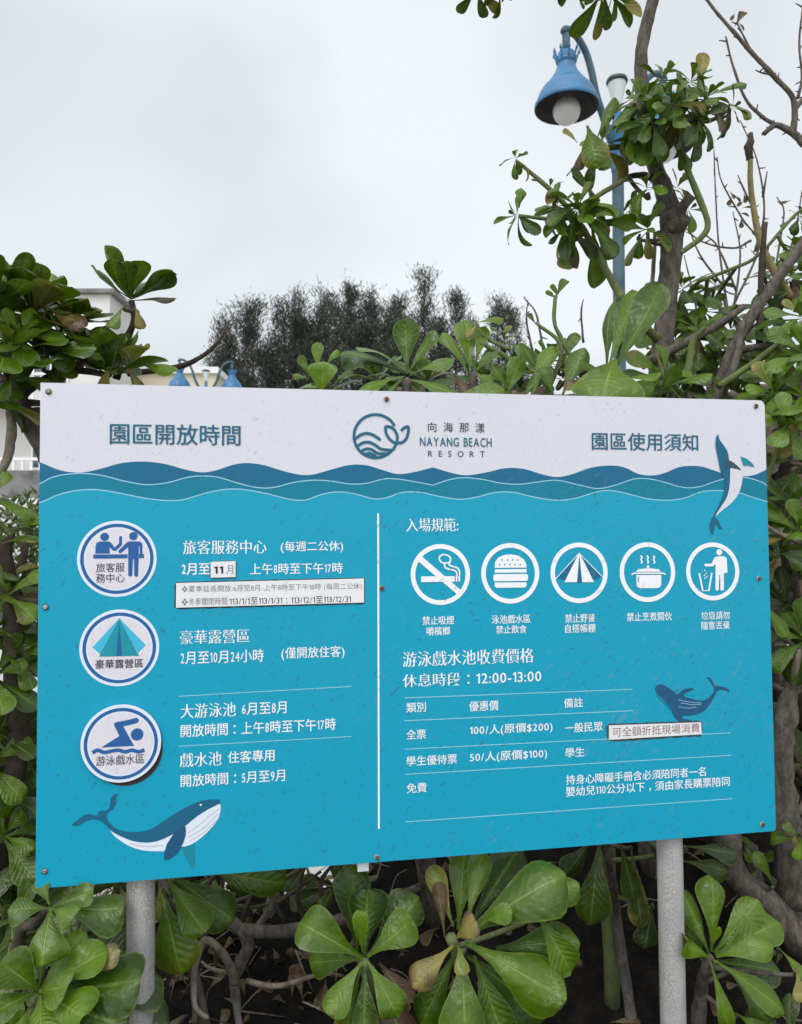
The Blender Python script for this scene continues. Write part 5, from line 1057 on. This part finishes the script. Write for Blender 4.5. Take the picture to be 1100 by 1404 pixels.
# local coordinates: x to the right, front face at y = 0
bpart(bd, 'wall', M_WALL, ((-12, 0, 0), (2.35, 3.2, 8.7)))
bpart(bd, 'roof_storey', M_WALL, ((-8, .6, 8.7), (2.2, 3.0, 10.4)))
bpart(bd, 'parapet', M_TRIM, ((-12.1, -.1, 8.702), (2.45, .1, 9.15)))
bpart(bd, 'roof', M_ROOF, ((-8.2, .4, 10.402), (2.4, 3.2, 10.55)))
for fl, z in enumerate((.4, 3.3, 6.2)):
    for x in (-10.2, -6.6, -3.4, -.2): window(bd, x, 0, z+.7, 1.15, 1.3)
    if fl:
        bpart(bd, 'balcony', M_TRIM, ((-7.6, -1.2, z-.15), (.9, -.002, z)), ((-7.6, -1.2, z+.85), (.9, -1.1, z+.95)), *[((-7.55+k*.3, -1.18, z), (-7.47+k*.3, -1.12, z+.85)) for k in range(29)])
b2 = thing('annexe_building', 'lower warm yellow annexe with flat grey roof beside the cream house', 'building', Vector((-8.6, 30, 0)))
bpart(b2, 'wall', M_WALL2, ((-4, 0, 0), (1.3, 7, 8.0))); bpart(b2, 'roof', M_TRIM, ((-4.1, -.15, 8.002), (1.42, 7.1, 8.25)))
for z in (1, 3.8, 6.2): window(b2, -.6, 0, z, 1.1, 1.2); window(b2, -2.6, 0, z, 1.1, 1.2)
gw = thing('garden_wall', 'low grey stone wall with a pale coping past the left edge of the board', 'wall', (-6.2, 9.5, 0))
bpart(gw, 'wall', simple('grey_stone', (.20, .195, .19), .9, .3, 3, bump=.02), ((-5, 0, 0), (4.5, .3, 2.35))); bpart(gw, 'coping', M_TRIM, ((-5.05, -.05, 1.86), (4.55, -.002, 2.0)))
bpart(gw, 'plinth', M_WALL, ((-5, -.04, 0), (4.5, -.003, 1.855)))
sh = Shrub('garden_bush', 'dark feathery bush in front of the grey stone wall', (-4.15, 8.6, 0), 61)
sh.stem([sh.base, sh.base+Vector((.02, 0, .8)), sh.base+Vector((0, 0, 1.7))], (.05, .02), BARK_DARK)
mb = MB(); rr = sh.rng
for i in range(1500):
    a, b_ = rr.uniform(0, 6.28), rr.random()**.5; p = sh.base+Vector((cos(a)*b_*.45, sin(a)*b_*.4, 1.15+.95*rr.uniform(-1, 1)*(1-b_*.35))); d = Vector((rr.uniform(-1, 1), rr.uniform(-1, 1), rr.uniform(-.2, 1.2))).normalized(); s_ = d.orthogonal().normalized()
    mb.add([p, p+d*.06+s_*.016, p+d*.15, p+d*.06-s_*.016], [(0, 1, 2, 3)], [(0, 0), (.5, 1), (1, 0), (.5, -1)], (rr.random()*.7, 0, rr.random(), 1))
mb.build('foliage', LEAF_DARK, sh.root, sh.base)

# ------------------------------------------------------------------ casuarina trees on the skyline
m = MT('casuarina_needles'); tn = m.n('ShaderNodeAttribute', attribute_name='tint'); sp2 = m.n('ShaderNodeSeparateColor', {0: tn.outputs['Color']})
CAS = m.P(col=m.mix(sp2.outputs[0], (.042, .050, .038), (.066, .074, .055)), rough=.9, spec=.1)
CBARK = simple('casuarina_bark', (.10, .085, .07), .9, .2, 3)
def casuarina(name, label, loc, H, seed, wide=1.0, dens=1.0, bare=.12):
    rg = random.Random(seed); root = thing(name, label, 'tree', loc, group='casuarina trees on the skyline')
    tk = MB(); br = MB(); fo = MB(); lean = rg.uniform(-.4, .4)
    tp = [Vector((lean*(z/H)**2+rg.uniform(-.08, .08), rg.uniform(-.1, .1), z)) for z in [H*i/8 for i in range(9)]]
    tube(tk, tp, [.15, .14, .12, .10, .09, .07, .05, .03, .015], 8, 3)
    cs = catmull(tp, 6); nb = int(52*dens)
    for i in range(nb):
        t = bare+(1-bare)*(i+rg.random())/nb; p = cs[min(len(cs)-1, int(t*(len(cs)-1)))]
        ln = (.40+1.5*(1-t)**.7)*wide*rg.uniform(.3, 1.45); a = i*2.4+rg.uniform(-.6, .6); el = rg.uniform(.5, 1.25)
        d = Vector((cos(a)*cos(el), sin(a)*cos(el), sin(el))); q = p+d*ln*1.15; mid = p.lerp(q, .5)+Vector((0, 0, -.08*ln)); q.z += .12*ln
        tube(br, [p, mid, q], (.030, .006), 4, 3, caps=False)
        bs = catmull([p, mid, q], 6)
        for k in range(int(150*rg.choice((.3, .7, 1.2, 1.8)))):
            u = rg.uniform(.15, 1.08); o = bs[min(len(bs)-1, int(u*(len(bs)-1)))] + Vector((rg.gauss(0, .27), rg.gauss(0, .27), rg.gauss(0, .24)))
            dd = (d*.5+Vector((rg.gauss(0, .5), rg.gauss(0, .5), rg.uniform(-.1, 1.0)))).normalized(); s_ = dd.cross(Vector((rg.gauss(0, 1), rg.gauss(0, 1), .2))).normalized(); l = rg.uniform(.16, .44); w = rg.uniform(.013, .028)
            fo.add([o-s_*w*.5, o+s_*w*.5, o+dd*l*.6+s_*w, o+dd*l, o+dd*l*.6-s_*w], [(0, 1, 2, 3, 4)], col=(rg.random(), 0, 0, 1))
    for k in range(int(16*dens)):                       # long bare leaders above the crown
        p = cs[int(len(cs)*rg.uniform(.6, .98))-1]; q = p+Vector((rg.gauss(0, .35), rg.gauss(0, .3), rg.uniform(.6, 1.5))); tube(br, [p, p.lerp(q, .5)+Vector((rg.gauss(0, .08), 0, 0)), q], (.016, .004), 4, 3, caps=False)
    tk.build('trunk', CBARK, root); br.build('branches', CBARK, root); fo.build('crown', CAS, root)
    return root
CT = [(318, 437, 1.05, .9), (352, 420, 1.15, 1.1), (385, 425, 1.1, 1.0), (418, 405, 1.2, 1.15), (447, 402, 1.0, 1.1), (482, 400, 1.25, 1.35), (516, 402, 1.25, 1.35), (545, 415, 1.0, 1.2), (560, 430, 1.1, 1.1), (582, 372, .75, .85), (603, 440, .9, .9), (623, 404, .8, .8), (648, 440, .8, .7), (686, 408, .85, .6), (700, 425, .8, .5), (716, 445, .7, .6), (334, 455, .9, .8), (400, 440, .9, .9), (466, 425, 1.0, 1.0), (530, 425, 1.0, 1.1), (368, 470, 1.2, 1.2), (432, 450, 1.3, 1.2), (498, 445, 1.3, 1.2), (566, 460, 1.2, 1.2), (612, 465, 1.2, 1.0), (306, 475, .9, .7)]
CL = ['leftmost casuarina on the skyline, feathery and thin at its left side', 'broad dark casuarina second from the left on the skyline', 'casuarina with a ragged rounded top left of the tall pair', 'tall dark casuarina at the middle left of the row', 'narrow casuarina with a spiky top beside the broad pair', 'broad dense casuarina, left one of the dark pair in mid row', 'broad dense casuarina, right one of the dark pair in mid row', 'shaggy casuarina just right of the dark pair', 'shorter dark casuarina left of the tallest thin one', 'tallest thin casuarina sticking up above the row',
      'short casuarina just right of the tallest one', 'slim casuarina with a narrow pointed top right of the tallest one', 'small sparse casuarina in the low stretch before the right end', 'see-through sparse casuarina near the right end of the row', 'wispy casuarina joined to the sparse one at the right end', 'last low casuarina at the right end of the row', 'low casuarina filling in near the left end of the row', 'low casuarina filling the gap left of mid row', 'low casuarina filling in left of the dark pair', 'low casuarina filling in between the dark pair and the shaggy one', 'bushy low casuarina under the second and third crowns from the left', 'bushy low casuarina under the spiky topped one', 'bushy low casuarina in front of the dark pair', 'bushy low casuarina at the foot of the tallest thin one', 'bushy low casuarina right of the foot of the tallest thin one', 'straggly low casuarina at the outer left end of the row']
for i, (x, y, wd, dn) in enumerate(CT):
    Yd = 42+(i*37 % 9)*.6; tp_ = P(x, y, Yd); casuarina('casuarina_tree', CL[i], (tp_.x, tp_.y, 0), tp_.z, 200+i, wd*1.2, dn, .06)
